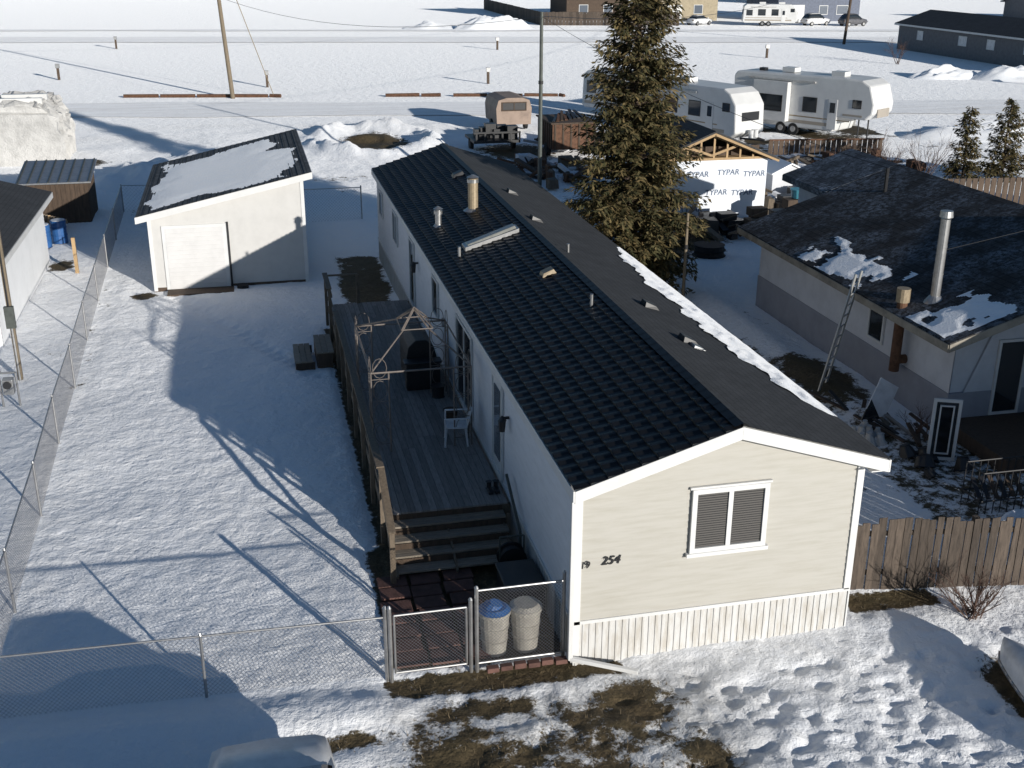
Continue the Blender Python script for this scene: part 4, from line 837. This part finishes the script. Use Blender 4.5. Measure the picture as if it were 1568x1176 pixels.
# snow piles
def pile(x,y,rx,ry,h,seed):
    mb=MB(); n=32; V=[];Fc=[]
    for i in range(n+1):
        for j in range(n+1):
            u_=-1+2*i/n;v_=-1+2*j/n; d=max(0,1-(u_*u_+v_*v_)); z=h*d**1.0*(.5+1.6*float(fbm(np.array(u_*3.),np.array(v_*3.),5,seed)+.3))-.06
            V.append((x+u_*rx,y+v_*ry,z))
    for i in range(n):
        for j in range(n): a_=i*(n+1)+j; Fc.append((a_,a_+n+1,a_+n+2,a_+1))
    mb.add(V,Fc,SNOW); mb.done("snow_pile",smooth=True)
pile(31,150,6,3,1.7,1); pile(22,152,4,3,.8,2); pile(64,78,5,3,1.0,3); pile(70,75,6,3,1.4,4); pile(58,80,4,2,.8,5); pile(-9.5,44,3,3,.9,6); pile(-6.5,50,3,2,.5,7); pile(41,49,6,3,.8,8); pile(22,44,2.5,1.5,.7,9); pile(76,72,6,3,1.6,10); pile(10.4,1.9,1.5,.9,.7,11); pile(5.9,3.2,.5,1.6,.5,12)
# junk trailers mid
e=top("horse_trailer",(12,57,0)); mb=MB(); TAN=pm("tan_paint",(.3,.22,.17),.6,0,.35,1.5)
mb.prism([(10.9,.5),(13.1,.5),(13.15,1.5),(13.0,2.0),(12.5,2.15),(11.5,2.15),(11.0,2.0),(10.85,1.5)],56,59.5,TAN); mb.window((10.9,55.99,0),X_,(0,-1,0),.3,1.9,1.35,1.9,DARK,.06,1,BROWN)
for x in (10.9,13.1): mb.cyl((x-.1,57.5,.35),(x+.1,57.5,.35),.35,RUBBER,None,14)
mb.done("trailer_body",e,bevel=.08)
e=top("rusty_box_trailer",(13,47,0)); mb=MB(); mb.box(11.9,14.4,46.2,49.5,.5,1.9,RUST)
for k in range(7): mb.box(11.86,11.9,46.3+k*.48,46.4+k*.48,.5,1.9,BROWN)
for k in range(6): mb.box(12.0+k*.46,12.1+k*.46,46.16,46.2,.5,1.9,BROWN)
mb.cyl((12.1,47.5,.35),(11.85,47.5,.35),.36,RUBBER,None,14); mb.box(11.8,14.5,46.1,49.6,1.9,1.98,BROWN)
for k in range(8): mb.beam((12+k*.3,46.4+k*.2,2.0),(12.6+k*.2,48+k*.2,2.1+.1*(k%3)),.15,.08,random.choice([RUST,DARK,BROWN]))
mb.done("trailer_body",e)
e=top("flatbed_trailer",(9.3,50,0)); mb=MB(); mb.box(8.0,10.7,48.8,51.6,.55,.7,DARK); 
for k in range(6): mb.box(8.1+k*.5,8.2+k*.5,48.75,48.82,.7,1.15,DARK)
mb.box(8.0,10.7,48.74,48.8,1.1,1.2,DARK)
for x in (8.1,10.6): mb.cyl((x-.1,50.2,.35),(x+.1,50.2,.35),.35,RUBBER,None,14)
for k in range(9): x=8.2+random.uniform(0,1.9); y=49+random.uniform(0,1.9); mb.box(x,x+.6,y,y+.6,.7,.9+random.uniform(.1,.7),DARK)
mb.done("trailer_bed",e)
# ------------------------------------------------------------------ cars
def car(name,x,y,rot,paint,suv=False):
    e=top(name,(x,y,0),rot); mb=MB(); sec=[(-2.2,.62,.5,.78),(-2.1,.8,.35,.93),(-1.6,.86,.28,1.0),(-.8,.88,.25,1.0),(.6,.88,.25,.99),(1.4,.87,.27,.93),(2.0,.82,.33,.82),(2.2,.62,.45,.66)]
    if suv: sec=[(a,b,c,d*1.15) for a,b,c,d in sec]
    def loft(sec,m,prof):
        V=[];Fc=[]; n=len(prof)
        for (a,hw,z0,z1) in sec:
            for (u_,t) in prof: V.append((a,u_*hw,z0+(z1-z0)*t))
        for i in range(len(sec)-1):
            for k in range(n): Fc.append((i*n+k,i*n+(k+1)%n,(i+1)*n+(k+1)%n,(i+1)*n+k))
        Fc.append(tuple(range(n-1,-1,-1))); Fc.append(tuple((len(sec)-1)*n+k for k in range(n))); mb.add(V,Fc,m)
    P=[(-.85,0),(-1,.25),(-1,.6),(-.93,.88),(-.75,.98),(0,1.04),(.75,.98),(.93,.88),(1,.6),(1,.25),(.85,0)]
    loft(sec,paint,P); mb.done("car_body",e,smooth=True,local=True); mb=MB()
    zr=1.75 if suv else 1.42; zb=1.1 if suv else .95; rear=-2.05 if suv else -1.7
    cab=[(rear,.76,zb-.05,zb+.02),(rear+.45,.7,zb-.05,zr-.1),(rear+.9,.68,zb-.05,zr),(.0,.68,zb-.05,zr),(.35,.69,zb-.05,zr-.08),(1.15,.76,zb-.05,zb+.0)]
    loft(cab,GLASS,[(-1.05,0),(-.98,.5),(-.88,.93),(-.7,1),(.7,1),(.88,.93),(.98,.5),(1.05,0)]); mb.done("cabin_glass",e,smooth=True,local=True); mb=MB()
    rf=[(rear+.5,.6,zr-.06,zr-.03),(rear+.9,.62,zr-.04,zr+.02),(-.6,.63,zr-.04,zr+.03),(.0,.62,zr-.04,zr+.02),(.3,.6,zr-.08,zr-.03)]
    loft(rf,paint,[(-1,0),(-.9,.8),(0,1.2),(.9,.8),(1,0)])
    mb.done("roof_panel",e,smooth=True,local=True); mb=MB()
    for sx_ in (-1.35,1.35):
        for sy_ in (-1,1): mb.cyl((sx_,sy_*.68,.32),(sx_,sy_*.9,.32),.32,RUBBER,None,20); mb.cyl((sx_,sy_*.9,.32),(sx_,sy_*.92,.32),.2,METAL,None,14)
    for sy_ in (-1,1): mb.box(2.1,2.19,sy_*.62-.15,sy_*.62+.15,.58,.7,GLASSL); mb.box(-2.2,-2.1,sy_*.6-.15,sy_*.6+.15,.7,.85,RUST); mb.box(.7,.9,sy_*.98-.08,sy_*.98+.08,.98,1.1,paint)
    for y_ in (-.45,.45): mb.beam((-1.5,y_,zr+.03),(-.1,y_,zr+.04),.03,.03,DARK)
    mb.done("wheels_and_lamps",e,local=True)
WP=pm("white_paint",(.7,.7,.7),.3); DP=pm("grey_paint",(.12,.12,.13),.3)
car("parked_car",-4.95,-4.15,math.radians(90),WP,True)
car("parked_car",80,149,.2,WP,True); car("parked_car",85,147,.2,DP,True); car("parked_car",63,153,.5,WP)
# boat
e=top("overturned_boat",(7.2,-2.6,0)); mb=MB(); V=[];Fc=[]; n=16; mseg=12
for i in range(n+1):
    t=i/n; y=-4.9+3.4*t; hw=.62*math.sin(math.pi*min(1,max(.04,t*.62+.36)))**.7 if t<.98 else .03; zt=.55-.25*t**3
    for j in range(mseg+1):
        a_=math.pi*j/mseg; V.append((6.98+.1*(1-t)+hw*math.cos(a_)*(1.0),y,.15+zt*abs(math.sin(a_))**.6))
for i in range(n):
    for j in range(mseg): a_=i*(mseg+1)+j; Fc.append((a_,a_+1,a_+mseg+2,a_+mseg+1))
Fc.append(tuple(range(mseg+1))); mb.add(V,Fc,PW)
for i in range(n):
    a_=V[i*(mseg+1)+mseg]; c_=V[(i+1)*(mseg+1)+mseg]; mb.beam(a_,c_,.05,.05,METAL)
mb.done("hull",e,smooth=True)
# ------------------------------------------------------------------ far houses
GREY=pm("grey_siding",(.15,.15,.16),.7); BEI=pm("tan_siding",(.36,.3,.2),.7); SLT=pm("slate_siding",(.12,.14,.19),.7)
gable("long_grey_house",70,78,74,109,2.9,4.2,GREY,SHG,'Y',.4,[('L',4,5.2,1.3,2.3,PW),('L',12,13.5,1.3,2.3,PW),('L',17,18.3,1.3,2.3,PW),('L',23,24.2,1.3,2.3,PW)])
gable("brown_house",46,56,166,176,5.5,8,BROWN,SHG,'X',.5,[('F',2,3.5,1,2.4,GLASSL),('F',6,7.5,1,2.4,GLASSL)]); gable("tan_house",60,70,163,174,5.5,8,BEI,SHG,'X',.5,[('F',1.5,4,.2,2.4,WHITE),('F',6,7.5,1,2.4,GLASSL)])
gable("slate_house",78,92,158,170,5.5,8,SLT,SHG,'X',.5,[('F',1.5,4.5,.2,2.5,WHITE),('F',7,8.5,1,2.4,GLASSL),('F',10,12,1,2.4,GLASSL)])
gable("far_house",118,135,148,158,3,5,GREY,SHG,'X',.5,[('F',2,3.5,1,2,GLASSL)]); gable("far_house",100,112,215,225,3.5,5,STUC,SHG,'X',.5)
e=top("wooden_fence",(48,180,0)); mb=MB()
def frun(p,q,h=1.9):
    n=int((Vector(q)-Vector(p)).length/.5)
    for i in range(n):
        a_=Vector((*p,0))*(1-i/n)+Vector((*q,0))*(i/n); c_=Vector((*p,0))*(1-(i+.94)/n)+Vector((*q,0))*((i+.94)/n); mb.beam(a_+Vector((0,0,h/2)),c_+Vector((0,0,h/2)),.05,h+random.uniform(-.05,.05),FENCEW)
frun((40,201),(39.4,156)); frun((39.4,156),(59.5,152)); mb.done("boards",e)
# house across the street (behind the camera)
e=top("opposite_house",(1.47,-14.2,0),math.atan2(.36,-.933)); mb=MB(); 
mb.box(0,16,0,8,0,3.45,STUC); mb.done("walls",e,local=True); mb=MB()
mb.add([(0,0,3.6),(16,0,3.6),(16,4,4.0),(0,4,4.0),(16,8,3.6),(0,8,3.6),(0,0,3.45),(16,0,3.45),(16,8,3.45),(0,8,3.45)],[(0,1,2,3),(3,2,4,5),(0,6,7,1),(1,7,8,4,2),(4,8,9,5),(5,9,6,0,3)],SHG); mb.done("roof",e,local=True)
